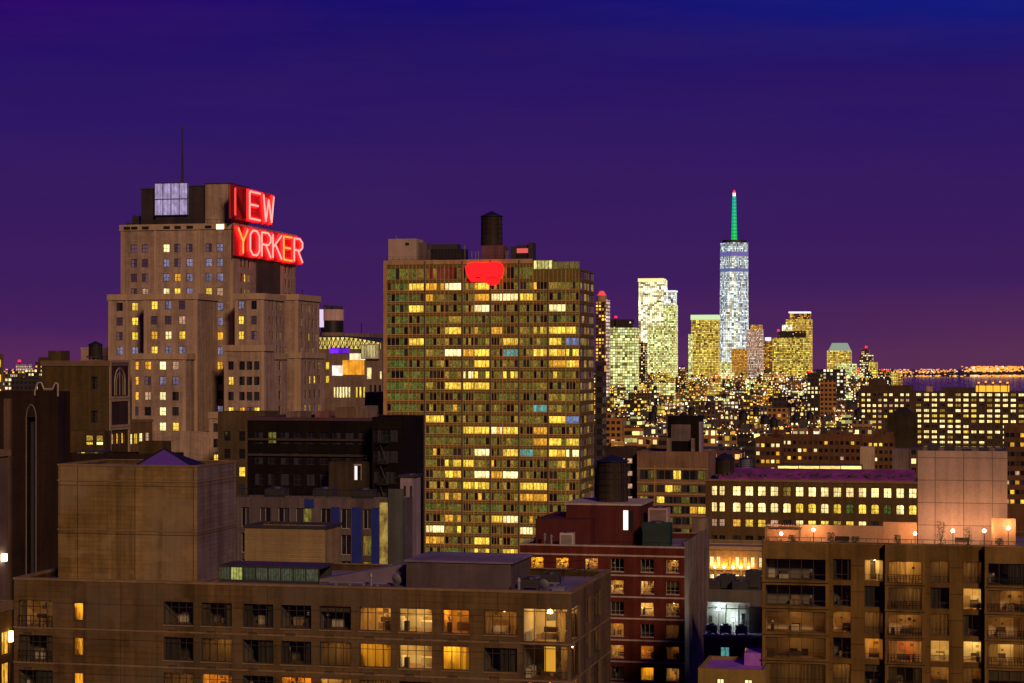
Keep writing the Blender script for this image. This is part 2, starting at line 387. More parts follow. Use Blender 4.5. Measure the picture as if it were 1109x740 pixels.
PAL = list(LIT)
def add_windows(parent, fm, specs, limit=100, frame=None, dep=.22, ft=.09, name='window', count=None):
    """specs: (u0,u1,v0,v1,state or list of states,nx,nz[,arch]); the most visible become parts of their own, the rest one part of kind stuff"""
    frame = frame or m_frame; count = count if count is not None else [0]
    rest = MB(); restm = [frame] + [LIT[k] for k in PAL]
    order = sorted(specs, key=lambda s: 0 if (s[4] if isinstance(s[4], str) else s[4][0]) not in ('dark', 'olive', 'sky', 'green') else 1)
    for sp in order:
        a, b, c, e, st, nx, nz = sp[:7]; arch = len(sp) > 7 and sp[7]
        sts = [st] * nx if isinstance(st, str) else list(st)
        if count[0] < limit:
            ks = list(dict.fromkeys(sts)); mb = MB()
            win_into(mb, fm, a, b, c, e, dep, nx, nz, ft, [1 + ks.index(k) for k in sts], arch=arch)
            mb.build(name, [frame] + [LIT[k] for k in ks], parent); count[0] += 1
        else:
            win_into(rest, fm, a, b, c, e, dep, nx, nz, ft, [1 + PAL.index(k) for k in sts], arch=arch)
    if rest.f:
        o = rest.build(name, restm, parent); o['kind'] = 'stuff'

# ------------------------------------------------------------------ near windows with real rooms behind the glass
_mesh = {}
def cached(key, fn):
    if key not in _mesh: _mesh[key] = fn()
    return _mesh[key]
def mesh_of(mb, name, mats, smooth=False):
    o = mb.build(name, mats); me = o.data; bpy.data.objects.remove(o)
    if smooth: me.polygons.foreach_set('use_smooth', [True] * len(me.polygons))
    return me
def M_room(name, col, var=.12):
    return M_plain(name, col, .8, var=var, scale=1.2)
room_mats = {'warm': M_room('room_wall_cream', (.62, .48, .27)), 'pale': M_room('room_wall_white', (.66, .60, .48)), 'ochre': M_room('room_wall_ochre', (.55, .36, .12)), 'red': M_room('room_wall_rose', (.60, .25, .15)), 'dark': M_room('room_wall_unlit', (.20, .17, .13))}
furn = [M_plain('furniture_dark', (.06, .04, .03)), M_plain('furniture_tan', (.30, .20, .11)), M_plain('furniture_red', (.55, .02, .02)), M_plain('furniture_cream', (.55, .48, .36)), M_plain('picture_ink', (.10, .12, .16))]
def M_curtain(name, col, thru):
    m, t, p = new_mat(name); t.n.remove(p)
    a = t.n.new('ShaderNodeBsdfDiffuse'); b_ = t.n.new('ShaderNodeBsdfTranslucent'); a.inputs[0].default_value = tuple(x * .35 for x in col) + (1,); b_.inputs[0].default_value = tuple(col) + (1,)
    k = t.rng(t.noise(t.vmul(t.coord('Object'), (6, 6, .5)), 1, 3), .3, .7, thru - .15, thru + .15)
    mx = t.n.new('ShaderNodeMixShader'); t.l.new(k, mx.inputs[0]); t.l.new(a.outputs[0], mx.inputs[1]); t.l.new(b_.outputs[0], mx.inputs[2]); t.l.new(mx.outputs[0], t.n['Material Output'].inputs[0]); return m
curt = {'cream': M_curtain('curtain_cream', (.62, .48, .28), .6), 'grey': M_curtain('curtain_grey', (.30, .26, .22), .5), 'gold': M_curtain('curtain_gold', (.85, .66, .12), .75)}
lampm = {'faint': M_emit('room_lamp_added', (1.0, .56, .14), 14), 'warm': M_emit('room_lamp_warm', (1.0, .54, .13), 105), 'bright': M_emit('room_lamp_bright', (1.0, .60, .17), 190), 'amber': M_emit('room_lamp_amber', (1.0, .44, .06), 110), 'dim': M_emit('room_lamp_dim', (1.0, .50, .12), 34), 'cool': M_emit('room_lamp_cool', (.7, .9, 1.0), 20)}
m_floor_in = M_plain('room_floor_boards', (.22, .13, .07), .6)
def room_mesh(w, h, dp, kind, var):
    def f():
        r = random.Random(var * 31 + int(w * 10)); mb = MB()
        mb.face(((0, 0, 0), (w, 0, 0), (w, dp, 0), (0, dp, 0)), 1); mb.face(((0, 0, h), (0, dp, h), (w, dp, h), (w, 0, h)), 0)
        mb.face(((0, dp, 0), (w, dp, 0), (w, dp, h), (0, dp, h)), 0); mb.face(((0, 0, 0), (0, dp, 0), (0, dp, h), (0, 0, h)), 0); mb.face(((w, 0, 0), (w, 0, h), (w, dp, h), (w, dp, 0)), 0)
        x = r.uniform(.1, .5) * w                                             # sofa, cabinet, pictures, door
        mb.box(x, min(w - .05, x + r.uniform(.8, 1.5)), dp - 1.0, dp - .25, .01, r.uniform(.4, .7), r.choice((2, 3, 5)))
        mb.box(x, min(w - .05, x + .9), dp - .30, dp - .05, .01, r.uniform(.7, 1.0), r.choice((2, 3)))
        for k in range(r.randint(1, 3)):
            px = r.uniform(.05, .75) * w; pz = r.uniform(.5, .68) * h; s = r.uniform(.2, .45)
            mb.box(px, min(w - .04, px + s), dp - .05, dp - .01, pz, pz + s * .8, r.choice((2, 6, 3, 6)))
        if r.random() < .6:
            px = r.uniform(.0, .7) * w; mb.box(px + .03, min(w - .03, px + .75), dp - .04, dp - .008, .01, h * .86, r.choice((3, 5, 2)))
        if r.random() < .7:
            px = r.choice((.08, .72)) * w; mb.box(px, px + .35, .5, .85, .01, .75, 2); mb.bar((px + .17, .67, .75), (px + .17, .67, 1.0), .025, 2); mb.cyl(px + .17, .67, 1.0, 1.22, .16, .10, 5, 10)
        return mesh_of(mb, 'room', [room_mats[kind], m_floor_in] + furn)
    return cached(('room', round(w, 2), round(h, 2), dp, kind, var), f)
def curtain_mesh(w, h, style):
    def f():
        mb = MB(); n = max(6, int(w / .06)); pts = [(w * i / n, .035 * math.sin(i * .9 + style)) for i in range(n + 1)]
        for i in range(n):
            (x0, y0), (x1, y1) = pts[i], pts[i + 1]
            mb.face(((x0, y0, 0), (x1, y1, 0), (x1, y1, h), (x0, y0, h)))
        return mesh_of(mb, 'curtain', [curt['cream']], True)
    return cached(('cur', round(w, 2), round(h, 2), style), f)
def blind_mesh(w, h):
    def f():
        mb = MB(); n = int(h / .07)
        for i in range(n): mb.face(((0, 0, i * .07), (w, 0, i * .07), (w, .03, i * .07 + .058), (0, .03, i * .07 + .058)))
        return mesh_of(mb, 'blind', [curt['cream']])
    return cached(('blind', round(w, 2), round(h, 2)), f)
FAINT = [.42]
def near_window(root, face, vol, a, b, c, e, rec=.22, nx=3, split=(.8,), state='dark', frame=None, sill=None, room=True, ft=.055):
    r = rnd; w = b - a; h = e - c; x0, x1, y0, y1 = vol
    loc, rz = {'f': ((a, y0 + rec, c), 0), 'r': ((x1 - rec, a, c), math.pi / 2), 'l': ((x0 + rec, b, c), -math.pi / 2)}[face]
    frame = frame or m_frame
    def fr():
        mb = MB(); fmm = lambda u, d, v: (u, d, v)
        win_into(mb, fmm, 0, w, 0, h, 0, nx, 1, ft, 1, split=list(split))
        keep = [i for i in range(len(mb.f)) if mb.mi[i] == 0]
        k = MB()
        for i in keep: k.face([mb.v[j] for j in mb.f[i]], 0)
        if sill: k.box(-.06, w + .06, -rec - .08, -rec, -.09, 0, 1)
        return mesh_of(k, 'window', [frame, sill or frame])
    wo_ = link('window', cached(('win', round(w, 2), round(h, 2), nx, tuple(split), frame.name, sill.name if sill else ''), fr), root, loc, rz)
    def pn():
        mb = MB(); mb.face(((0, 0, 0), (w, 0, 0), (w, 0, h), (0, 0, h)), 0, [(0, 0), (1, 0), (1, 1), (0, 1)]); return mesh_of(mb, 'pane', [m_pane])
    link('pane', cached(('pane', round(w, 2), round(h, 2)), pn), wo_, (0, .005, 0))
    if not room: return wo_
    if state == 'dark' and r.random() < FAINT[0]: state = 'faint'  # faint: lamp added in a dark room to warm its curtains
    lit = state != 'dark'
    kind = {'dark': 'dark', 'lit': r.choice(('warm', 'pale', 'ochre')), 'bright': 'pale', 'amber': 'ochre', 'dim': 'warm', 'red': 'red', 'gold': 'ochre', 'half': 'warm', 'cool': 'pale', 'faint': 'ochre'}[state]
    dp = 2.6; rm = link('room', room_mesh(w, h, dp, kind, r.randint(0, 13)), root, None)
    rm.location = Vector(loc) + Matrix.Rotation(rz, 3, 'Z') @ Vector((0, .035, 0)); rm.rotation_euler = (0, 0, rz)
    if lit:
        lk = {'lit': 'warm', 'bright': 'bright', 'amber': 'amber', 'dim': 'dim', 'red': 'warm', 'gold': 'warm', 'half': 'warm', 'cool': 'cool', 'faint': 'faint'}[state]
        def lm():
            mb = MB(); mb.cyl(0, 0, -.16, 0, .14, .17, 0, 12); return mesh_of(mb, 'ceiling_lamp', [lampm[lk]])
        link('ceiling_lamp', cached(('lamp', lk), lm), rm, (w * r.uniform(.3, .7), dp * r.uniform(.35, .6), h - .02))
    ck = r.random(); sty = r.randint(0, 4)
    def cur(x, ww, m):
        me = curtain_mesh(ww, h - .05, sty); o = link('curtain', me, wo_, (x, .14, .02))
        if m != 'cream':
            o.material_slots[0].link = 'OBJECT'; o.material_slots[0].material = curt[m]
    cm = 'gold' if state == 'gold' else r.choice(('cream', 'cream', 'grey'))
    if state == 'gold': cur(.02, w - .04, 'gold')
    elif state == 'faint': cur(.02, w * r.choice((.5, .96, .96)), 'cream')
    elif state == 'half': cur(.02, w * .55, cm)
    elif ck < .35: cur(.02, w * r.uniform(.15, .3), cm); cur(w * .78, w * .2, cm)
    elif ck < .55 and not lit: cur(w * r.choice((.03, .45)), w * .5, 'grey')
    elif ck < .72:
        hh = h * r.uniform(.25, .55); link('blind', blind_mesh(w - .06, hh), wo_, (.03, .10, h - hh - .03))
    return wo_

# ------------------------------------------------------------------ roof furniture
def water_tank(name, label, loc, r, h, legs=3.0, cone=1.2, group=None, n=28, mat=None, base=True):
    t = empty(name, loc, label, 'water tank', -TH, group); mat = mat or m_wood
    if base:
        for sx in (-1, 1):
            for sy in (-1, 1):
                mb = MB(); mb.box(sx * r * .65 - .12, sx * r * .65 + .12, sy * r * .65 - .12, sy * r * .65 + .12, 0, legs); mb.build('leg', m_dark, t)
        mb = MB(); mb.box(-r * .95, r * .95, -r * .95, r * .95, legs, legs + .3); mb.build('platform', m_dark, t)
        mb = MB()
        for sx in (-1, 1):
            mb.bar((sx * r * .65, -r * .65, .2), (-sx * r * .65, -r * .65, legs - .1), .06); mb.bar((sx * r * .65, r * .65, .2), (-sx * r * .65, r * .65, legs - .1), .06)
        mb.build('brace', m_dark, t); z = legs + .3
    else: z = 0
    mb = MB(); mb.cyl(0, 0, z, z + h, r, r * .96, 0, n); mb.build('barrel', mat, t)
    mb = MB(); k = 0
    while k < 6:
        zz_ = z + h * (k + .5) / 6; mb.cyl(0, 0, zz_ - .05, zz_ + .05, r * 1.012, r * 1.012, 0, n, cap=False); k += 1
    mb.build('hoop', m_black, t)
    mb = MB(); mb.cyl(0, 0, z + h, z + h + .12, r * 1.08, r * 1.08, 0, n); mb.cyl(0, 0, z + h + .12, z + h + cone, r * 1.06, .06, 0, n); mb.build('lid', m_black, t)
    mb = MB(); mb.bar((r * .75, -r * .75, 0), (r * .75, -r * .75, z + h), .04); mb.bar((r * .75 + .35, -r * .72, 0), (r * .75 + .35, -r * .72, z + h), .04)
    for i in range(int((z + h) / .4)): mb.bar((r * .75, -r * .75, .3 + i * .4), (r * .75 + .35, -r * .72, .3 + i * .4), .025)
    mb.build('ladder', m_dark, t)
    return t
def ac_unit(label, loc, w=2.2, d_=1.6, h=1.5, mat=None, group=None, rz=None):
    t = empty('air_conditioner', loc, label, 'air conditioner', -TH if rz is None else rz, group); mat = mat or m_steel
    mb = MB(); mb.box(-w / 2, w / 2, -d_ / 2, d_ / 2, .2, h); mb.build('casing', mat, t)
    mb = MB()
    for i in range(int((h - .5) / .16)): mb.box(-w * .42, w * .42, -d_ / 2 - .03, -d_ / 2 + .01, .4 + i * .16, .48 + i * .16)
    mb.build('grille', m_dark, t)
    mb = MB(); mb.cyl(0, 0, h, h + .18, min(w, d_) * .38, min(w, d_) * .36, 0, 16); mb.build('fan_housing', m_dark, t)
    for sx in (-.4, .4): mb = MB(); mb.box(sx * w - .1, sx * w + .1, -d_ / 2, d_ / 2, 0, .2); mb.build('skid', m_dark, t)
    return t
def roof_vent(label, loc, h=1.6, r=.25, group=None):
    t = empty('roof_vent', loc, label, 'vent', 0, group)
    mb = MB(); mb.cyl(0, 0, 0, h, r, r, 0, 14); mb.build('pipe', m_steel, t)
    mb = MB(); mb.cyl(0, 0, h - .05, h + .25, r * 1.7, r * .5, 0, 14); mb.build('cowl', m_steel, t)
    return t
def railing(b, pts, z, h=1.05, m=None, name='railing', parent=None, step=1.4):
    mb = MB()
    for (x0, y0), (x1, y1) in zip(pts[:-1], pts[1:]):
        L = math.hypot(x1 - x0, y1 - y0); n = max(1, int(L / step))
        for hh in (h, h * .55): mb.bar((x0, y0, z + hh), (x1, y1, z + hh), .03)
        for i in range(n + 1): mb.bar((x0 + (x1 - x0) * i / n, y0 + (y1 - y0) * i / n, z), (x0 + (x1 - x0) * i / n, y0 + (y1 - y0) * i / n, z + h), .03)
    return mb.build(name, m or m_dark, parent or b.root)
# ------------------------------------------------------------------ ground, water and far shore
m_ground = M_plain('asphalt_ground', (.035, .032, .032), .9, var=.3, scale=.02)
mb = MB(); mb.face(((-9000, -400, 0), (9000, -400, 0), (9000, 6200, 0), (-9000, 6200, 0))); tag(mb.build('ground', m_ground), kind='structure')
def water_mat():
    m, t, p = new_mat('harbour_water'); p.inputs['Base Color'].default_value = (.02, .009, .02, 1); p.inputs['Roughness'].default_value = .12
    bp = t.n.new('ShaderNodeBump'); bp.inputs['Strength'].default_value = .15; bp.inputs['Distance'].default_value = 1.5
    t.l.new(t.noise(t.vmul(t.coord('Object'), (.012, .004, .01)), 1, 5, .6), bp.inputs['Height']); t.l.new(bp.outputs[0], p.inputs['Normal']); return m
mb = MB(); mb.face(((-30000, 6200, -.5), (30000, 6200, -.5), (30000, 60000, -.5), (-30000, 60000, -.5))); tag(mb.build('water', water_mat()), kind='structure')
mb = MB(); r_ = random.Random(5); D = 20500; prev = None
for i in range(121):
    X = -16000 + 32000 * i / 120; px = CX + X / D * F
    hh = 30 + 26 * math.sin(i * .31) + 18 * math.sin(i * .83 + 1) + (28 if px > 1040 else 0) + r_.uniform(0, 10)
    cur = [(X, D, -1), (X, D + 700, hh * .7), (X, D + 1800, hh), (X, D + 6000, hh * .6)]
    if prev:
        for k in range(3): mb.face((prev[k], cur[k], cur[k + 1], prev[k + 1]))
    prev = cur
tag(mb.build('far_shore', M_plain('shore_land', (.03, .022, .03), .95)), kind='structure')

# ------------------------------------------------------------------ nearest apartment block, lower left
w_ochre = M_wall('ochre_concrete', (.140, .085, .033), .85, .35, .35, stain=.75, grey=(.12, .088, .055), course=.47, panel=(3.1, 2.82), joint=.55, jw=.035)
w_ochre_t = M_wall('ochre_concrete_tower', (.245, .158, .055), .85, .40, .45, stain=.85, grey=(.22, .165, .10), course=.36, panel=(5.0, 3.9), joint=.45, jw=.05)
w_cope = M_wall('coping_stone', (.22, .145, .075), .8, .2, .25)
A = B('apartment_building', 'long ochre concrete apartment block with large square windows and glazed lit corner flat', 'building', 15, 618.5, 150)
zt = A.Z(642); dA = 17.0; FL = 2.82; vA = (0, A.w, 0, dA)
cols = [(177, 209), (218, 251), (263, 296), (304, 337), (346, 380), (389, 423), (432, 468), (479, 508), (524, 560)]
states = [['dark', 'dark', 'dark', 'dark', 'dark', 'half', 'bright', 'amber', 'dim'],
          ['dark', 'dark', 'dark', 'dark', 'dark', 'gold', 'bright', 'gold', 'dark'],
          ['dark', 'amber', 'dark', 'amber', 'lit', 'dark', 'dark', 'dark', 'dim'],
          ['dark', 'lit', 'dark', 'dark', 'amber', 'dark', 'lit', 'dark', 'dark']]
fw = []; rw = []; near = []
for k in range(4):
    z1 = zt - 1.55 - FL * k; z0 = z1 - 1.84
    for (a, c), st in zip(cols, states[k]):
        w_ = (A.U(a), A.U(c), z0, z1); fw.append(w_); near.append(('f', w_, st, 4 if c - a > 30 else 3))
    w_ = (A.U(79), A.U(90), zt - 1.85 - FL * k - 1.45, zt - 1.85 - FL * k); fw.append(w_); near.append(('f', w_, 'gold', 1))
    w_ = (A.U(20), A.U(57), zt - 1.75 - FL * k - 2.2, zt - 1.75 - FL * k); fw.append(w_); near.append(('f', w_, 'dim' if k == 0 else 'dark', 5))
    z1 = zt - .95 - FL * k
    w_ = (A.V(635.5, A.w), A.V(639.5, A.w), z1 - 2.25, z1 - .1); rw.append(w_); near.append(('r', w_, 'gold' if k == 2 else 'dark', 1))
    w_ = (A.V(643.5, A.w), A.V(650.5, A.w), z1 - 2.25, z1 - .1); rw.append(w_); near.append(('r', w_, 'dark', 2))
cx0, cx1, cy1 = A.U(566), A.w - .28, A.V(628.5, A.w)
for k in range(3):
    fw.append((cx0, cx1, zt - 3.85 - FL * k, zt - 1.25 - FL * k)); rw.append((.28, cy1, zt - 3.85 - FL * k, zt - 1.25 - FL * k))
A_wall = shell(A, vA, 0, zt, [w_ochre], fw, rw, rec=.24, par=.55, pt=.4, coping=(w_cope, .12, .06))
FAINT[0] = .10
for face, w_, st, nx in near:
    near_window(A.root, face, vA, *w_, nx=nx, split=(.76,) if nx > 1 else (), state=st, sill=w_cope if face == 'f' and nx > 2 else None)
mb = MB()
for k in range(4):                                                            # pale slab edge under each row, running round the corner
    z = zt - 4.02 - FL * k
    mb.box(-.05, A.w + .05, -.05, -.003, z, z + .13); mb.box(A.w + .003, A.w + .05, -.0, dA, z, z + .13)
mb.build('slab_band', w_cope, A.root)
for k in range(3):
    railing(A, [(A.U(20), -.08), (A.U(57), -.08)], zt - 1.75 - FL * k - 2.2, .95, m_black, step=.35)
# glazed corner flats, one above the other
for k in range(3):
    z0, z1 = zt - 3.85 - FL * k, zt - 1.25 - FL * k
    mb = MB(); fv = fmap('f', vA); rv = fmap('r', vA)
    k0 = MB(); win_into(k0, fv, cx0, cx1 + .04, z0, z1, .14, 4, 1, .07, 1, split=[.9, .22] if k else [.9]); win_into(k0, rv, .24, cy1, z0, z1, .14, 2, 1, .07, 1, split=[.9])
    fr = MB()
    for i in range(len(k0.f)):
        if k0.mi[i] == 0: fr.face([k0.v[j] for j in k0.f[i]])
    fr.box(A.w - .27, A.w - .14, .14, .27, z0, z1)
    wn = fr.build('corner_window', m_frame_b, A.root)
    pn = MB(); pn.face((fv(cx0, .145, z0), fv(cx1, .145, z0), fv(cx1, .145, z1), fv(cx0, .145, z1))); pn.build('pane', m_pane, wn)
    pn = MB(); pn.face((rv(.3, .145, z0), rv(cy1, .145, z0), rv(cy1, .145, z1), rv(.3, .145, z1))); pn.build('pane', m_pane, wn)
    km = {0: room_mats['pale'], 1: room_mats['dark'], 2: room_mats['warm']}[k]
    xa, xb, yb = cx0, A.w - .25, 4.6; rm = MB()
    rm.face(((xa, .2, z0), (xb, .2, z0), (xb, yb, z0), (xa, yb, z0)), 1); rm.face(((xa, .2, z1), (xb, .2, z1), (xb, yb, z1), (xa, yb, z1)))
    rm.face(((xa, yb, z0), (xb, yb, z0), (xb, yb, z1), (xa, yb, z1))); rm.face(((xa, .2, z0), (xa, yb, z0), (xa, yb, z1), (xa, .2, z1)))
    rm.face(((xb, cy1, z0), (xb, yb, z0), (xb, yb, z1), (xb, cy1, z1)))
    rm.box(xa + .1, xa + .55, .6, 2.4, z0 + .01, z0 + .7, 5); rm.box(xa + 1.0, xa + 2.3, 2.0, 2.7, z0 + .01, z0 + .45, 3); rm.box(xa + 1.1, xa + 2.2, 2.6, 2.8, z0 + .4, z0 + .85, 2)
    rm.box(xa + 2.5, xa + 3.1, 1.2, 1.8, z0 + .01, z0 + .72, 5); rm.box(xb - .9, xb - .25, 3.6, 4.5, z0 + .01, z0 + 1.7, 2)
    rm.box(xa + .9, xa + 1.8, yb - .06, yb - .01, z0 + 1.1, z0 + 1.75, 6); rm.box(xa + 2.05, xa + 2.5, yb - .06, yb - .01, z0 + 1.0, z0 + 1.8, 2); rm.box(xb - 1.9, xb - 1.15, yb - .06, yb - .01, z0 + .02, z0 + 2.1, 3)
    rm.bar((xa + 1.45, 3.6, z1), (xa + 1.45, 3.6, z1 - .5), .02, 2); rm.cyl(xa + 2.8, 1.5, z0 + .72, z0 + 1.0, .03, .03, 2, 8); rm.cyl(xa + 2.8, 1.5, z0 + 1.0, z0 + 1.25, .2, .13, 5, 12)
    ro = rm.build('room', [km, m_floor_in] + furn, A.root)
    if k != 1:
        lm = MB(); lm.cyl(xa + 1.45, 3.2, z1 - .75, z1 - .5, .2, .1, 0, 14); lm.cyl(xb - .8, 1.6, z1 - .1, z1 - .01, .17, .17, 0, 14); lm.build('ceiling_lamp', lampm['warm'] if k == 0 else lampm['amber'], ro)
        cu = link('curtain', curtain_mesh(.5, z1 - z0 - .1, 2), ro, (xb - .75, .35, z0 + .04))
    else:
        lm = MB(); lm.box(A.U(609), A.U(617), 1.2, 1.3, z1 - .3, z1 - .2); lm.build('ceiling_lamp', lampm['dim'], ro)
        o = link('curtain', curtain_mesh(A.U(599) - A.U(587), 1.9, 1), ro, (A.U(587), .9, z0 + .5)); o.material_slots[0].link = 'OBJECT'; o.material_slots[0].material = LIT['amber']
        o = link('curtain', curtain_mesh(.5, z1 - z0 - .1, 2), ro, (xb - .6, .35, z0 + .04))
def grille_mesh():
    mb = MB(); mb.box(0, .95, -.03, -.003, 0, .26)
    for i in range(6): mb.box(.04, .91, -.05, -.031, .03 + i * .04, .05 + i * .04, 1)
    return mesh_of(mb, 'vent_grille', [w_cope, m_black])
for face, w_, st, nx in near:
    if face == 'f' and nx > 2 and w_[1] - w_[0] < 3: link('vent_grille', cached(('grille',), grille_mesh), A.root, (w_[0] + .35, 0, w_[2] - .62))
# the tall blank machine-room block on the roof
vP = (A.U(63, 1.2), A.U(213.5, 1.2), 1.2, A.V(255.5, A.U(213.5, 1.2))); zP = A.Z(505, vP[1], 1.2)
w_sky_tint = M_wall('ochre_sky_tinted', (.20, .145, .125), .85, .25, .4, panel=(4.2, 3.9), joint=.5, stain=.6, course=.36)  # right face: violet sky tint put into the wall colour
pent = shell(A, vP, zt - .55, zP, [w_ochre_t, w_sky_tint], mside=1, rec=0, par=.3, pt=.3, name='machine_room', coping=(w_cope, .10, .05))
mb = MB()
for py in (523, 577):
    z = A.Z(py, vP[1], 1.2); mb.box(vP[0] - .06, vP[1] + .06, vP[2] - .06, vP[2] - .003, z, z + .10); mb.box(vP[1] + .003, vP[1] + .06, vP[2], vP[3], z, z + .10)
mb.build('ledge', w_cope, pent)
m_viol = M_plain('violet_fabric', (.10, .04, .30), .7)
m_rose = M_plain('rose_fabric', (.45, .06, .12), .7)
mb = MB(); xs0, xs1 = A.U(150, 5), A.U(216, 5); xm = A.U(180, 6); za, zb = zP - .28, A.Z(487, vP[1], 5)
mb.face(((xs0, 4, za), (xs1, 4, za), (xm, 5.6, zb)), 0); mb.face(((xs1, 4, za), (xs1, 7.5, za), (xm, 5.6, zb)), 2); mb.face(((xs1, 7.5, za), (xs0, 7.5, za), (xm, 5.6, zb)), 2); mb.face(((xs0, 7.5, za), (xs0, 4, za), (xm, 5.6, zb)), 1)
mb.bar((xs0, 4, za), (xm, 5.6, zb), .09, 2); mb.bar((xs1, 4, za), (xm, 5.6, zb), .09, 2)
mb.build('peaked_canopy', [m_viol, m_rose, m_black], pent)
# low roof structures
sh = MB(); gx0, gx1 = A.U(236, 6), A.U(345, 6); zs = A.Z(613, A.U(290, 6), 6)
sh.box(gx0 - .1, gx1 + .1, 5.9, 9.5, zs - .18, zs); sh.box(gx0, gx1, 9.2, 9.4, zt - .55, zs - .18); sh.box(gx0, gx1, 5.95, 6.15, zt - .55, zt - .35)
n = 8
for i in range(n + 1):
    x = gx0 + (gx1 - gx0) * i / n; sh.box(x - .05, x + .05, 5.98, 6.1, zt - .35, zs - .18)
sh = sh.build('stair_shed', m_dark, A.root)
gm_on = M_lit('shed_glass_lit', (.85, .9, .2), .55, contrast=.3); gm_dim = M_lit('shed_glass_dim', (.55, .65, .35), .10, contrast=.4)
for i in range(n):
    x = gx0 + (gx1 - gx0) * i / n; p = MB(); p.face(((x + .05, 6.04, zt - .35), (x + (gx1 - gx0) / n - .05, 6.04, zt - .35), (x + (gx1 - gx0) / n - .05, 6.04, zs - .18), (x + .05, 6.04, zs - .18)), 0, [(i + .02, 0), (i + .98, 0), (i + .98, 1), (i + .02, 1)])
    p.build('pane', gm_on if i in (1,) else gm_dim, sh)
m_bulk = M_wall('grey_stucco', (.10, .075, .075), .9, .25, .3)
bx = MB(); bx.box(A.U(440, 5), A.U(553, 5), 5, 12, zt - .55, A.Z(611, A.U(553, 5), 5)); bk = bx.build('bulkhead', m_bulk, A.root)
bx = MB(); z = A.Z(611, A.U(553, 5), 5); bx.box(A.U(438, 5), A.U(556, 5), 4.85, 12.15, z, z + .16); bx.build('roof', m_roof, bk)
bx = MB(); x0, x1 = A.U(346, 7), A.U(436, 7); za = zt - .5
for p, q in (((x0, 7), (x1, 7)), ((x0, 9), (x1, 9))): pass
bx.face(((x0, 7, za), (x1, 7, za), (x1, 7, za + 1.6), (x0, 7, za + .25))); bx.face(((x0, 9.5, za), (x1, 9.5, za), (x1, 9.5, za + 1.6), (x0, 9.5, za + .25))); bx.face(((x0, 7, za + .25), (x1, 7, za + 1.6), (x1, 9.5, za + 1.6), (x0, 9.5, za + .25))); bx.face(((x1, 7, za), (x1, 9.5, za), (x1, 9.5, za + 1.6), (x1, 7, za + 1.6)))
bx.build('duct_housing', m_roof, A.root)
zr = zt - .55
for px, y, lab in ((575, 6, 'by the right end of the ochre block roof'), (597, 10, 'at the back corner of the ochre block roof')):
    ac_unit('low metal air conditioner ' + lab, A.world(A.U(px, y), y, zr), 1.5, 1.0, .85, m_dark)
for px, y, lab in ((402, 4, 'thin roof vent in front of the sloping duct housing'), (424, 11, 'thin roof vent behind the sloping duct housing'), (562, 3.2, 'thin roof vent beside the flat bulkhead')):
    roof_vent(lab, A.world(A.U(px, y), y, zr), 1.0, .12)
def dish(label, loc):
    t = empty('satellite_dish', loc, label, 'satellite dish', R(150))
    mb = MB(); mb.bar((0, 0, 0), (0, 0, .8), .04, 0, 8); mb.build('pole', m_dark, t)
    mb = MB(); n = 14
    for k in range(3):
        r0, r1 = .45 * k / 3, .45 * (k + 1) / 3
        for i in range(n):
            a0, a1 = 6.2832 * i / n, 6.2832 * (i + 1) / n; f = lambda r_, a_: (r_ * math.cos(a_), -.05 - .35 * r_ * r_ * 2 + r_ * math.sin(a_) * .3, .85 + r_ * math.sin(a_))
            mb.face((f(r0, a0), f(r1, a0), f(r1, a1), f(r0, a1)))
    mb.build('reflector', m_steel, t)
    mb = MB(); mb.bar((0, -.05, .85), (0, -.5, .95), .02); mb.build('feed_arm', m_dark, t)
dish('small satellite dish at the front right of the ochre block roof', A.world(A.U(588, 2.2), 2.2, zr)); dish('small satellite dish beside the sloping duct housing', A.world(A.U(428, 3.5), 3.5, zr))
for k, (pa, pb, y) in enumerate(((357, 432, 5.2), (560, 606, 8.4), (560, 600, 11.5))):
    mb = MB(); mb.bar((A.U(pa, y), y, zr + .28), (A.U(pb, y), y, zr + .28), .09, 0, 8)
    for i in range(5): x = A.U(pa, y) + (A.U(pb, y) - A.U(pa, y)) * (i + .5) / 5; mb.box(x - .1, x + .1, y - .12, y + .12, zr, zr + .2)
    mb.build('pipe_run', m_steel, A.root)
mb = MB(); x = A.U(606, 5); mb.box(x - .5, x + .5, 4.5, 5.6, zr, zr + .35); mb.box(x - .55, x + .55, 4.45, 5.65, zr + .351, zr + .42); mb.build('roof_hatch', m_steel, A.root)
railing(A, [(A.U(562, 13), 13), (A.U(610, 13), 13), (A.U(632, 15), 15.5)], zr, 1.5, m_black, step=1.6)

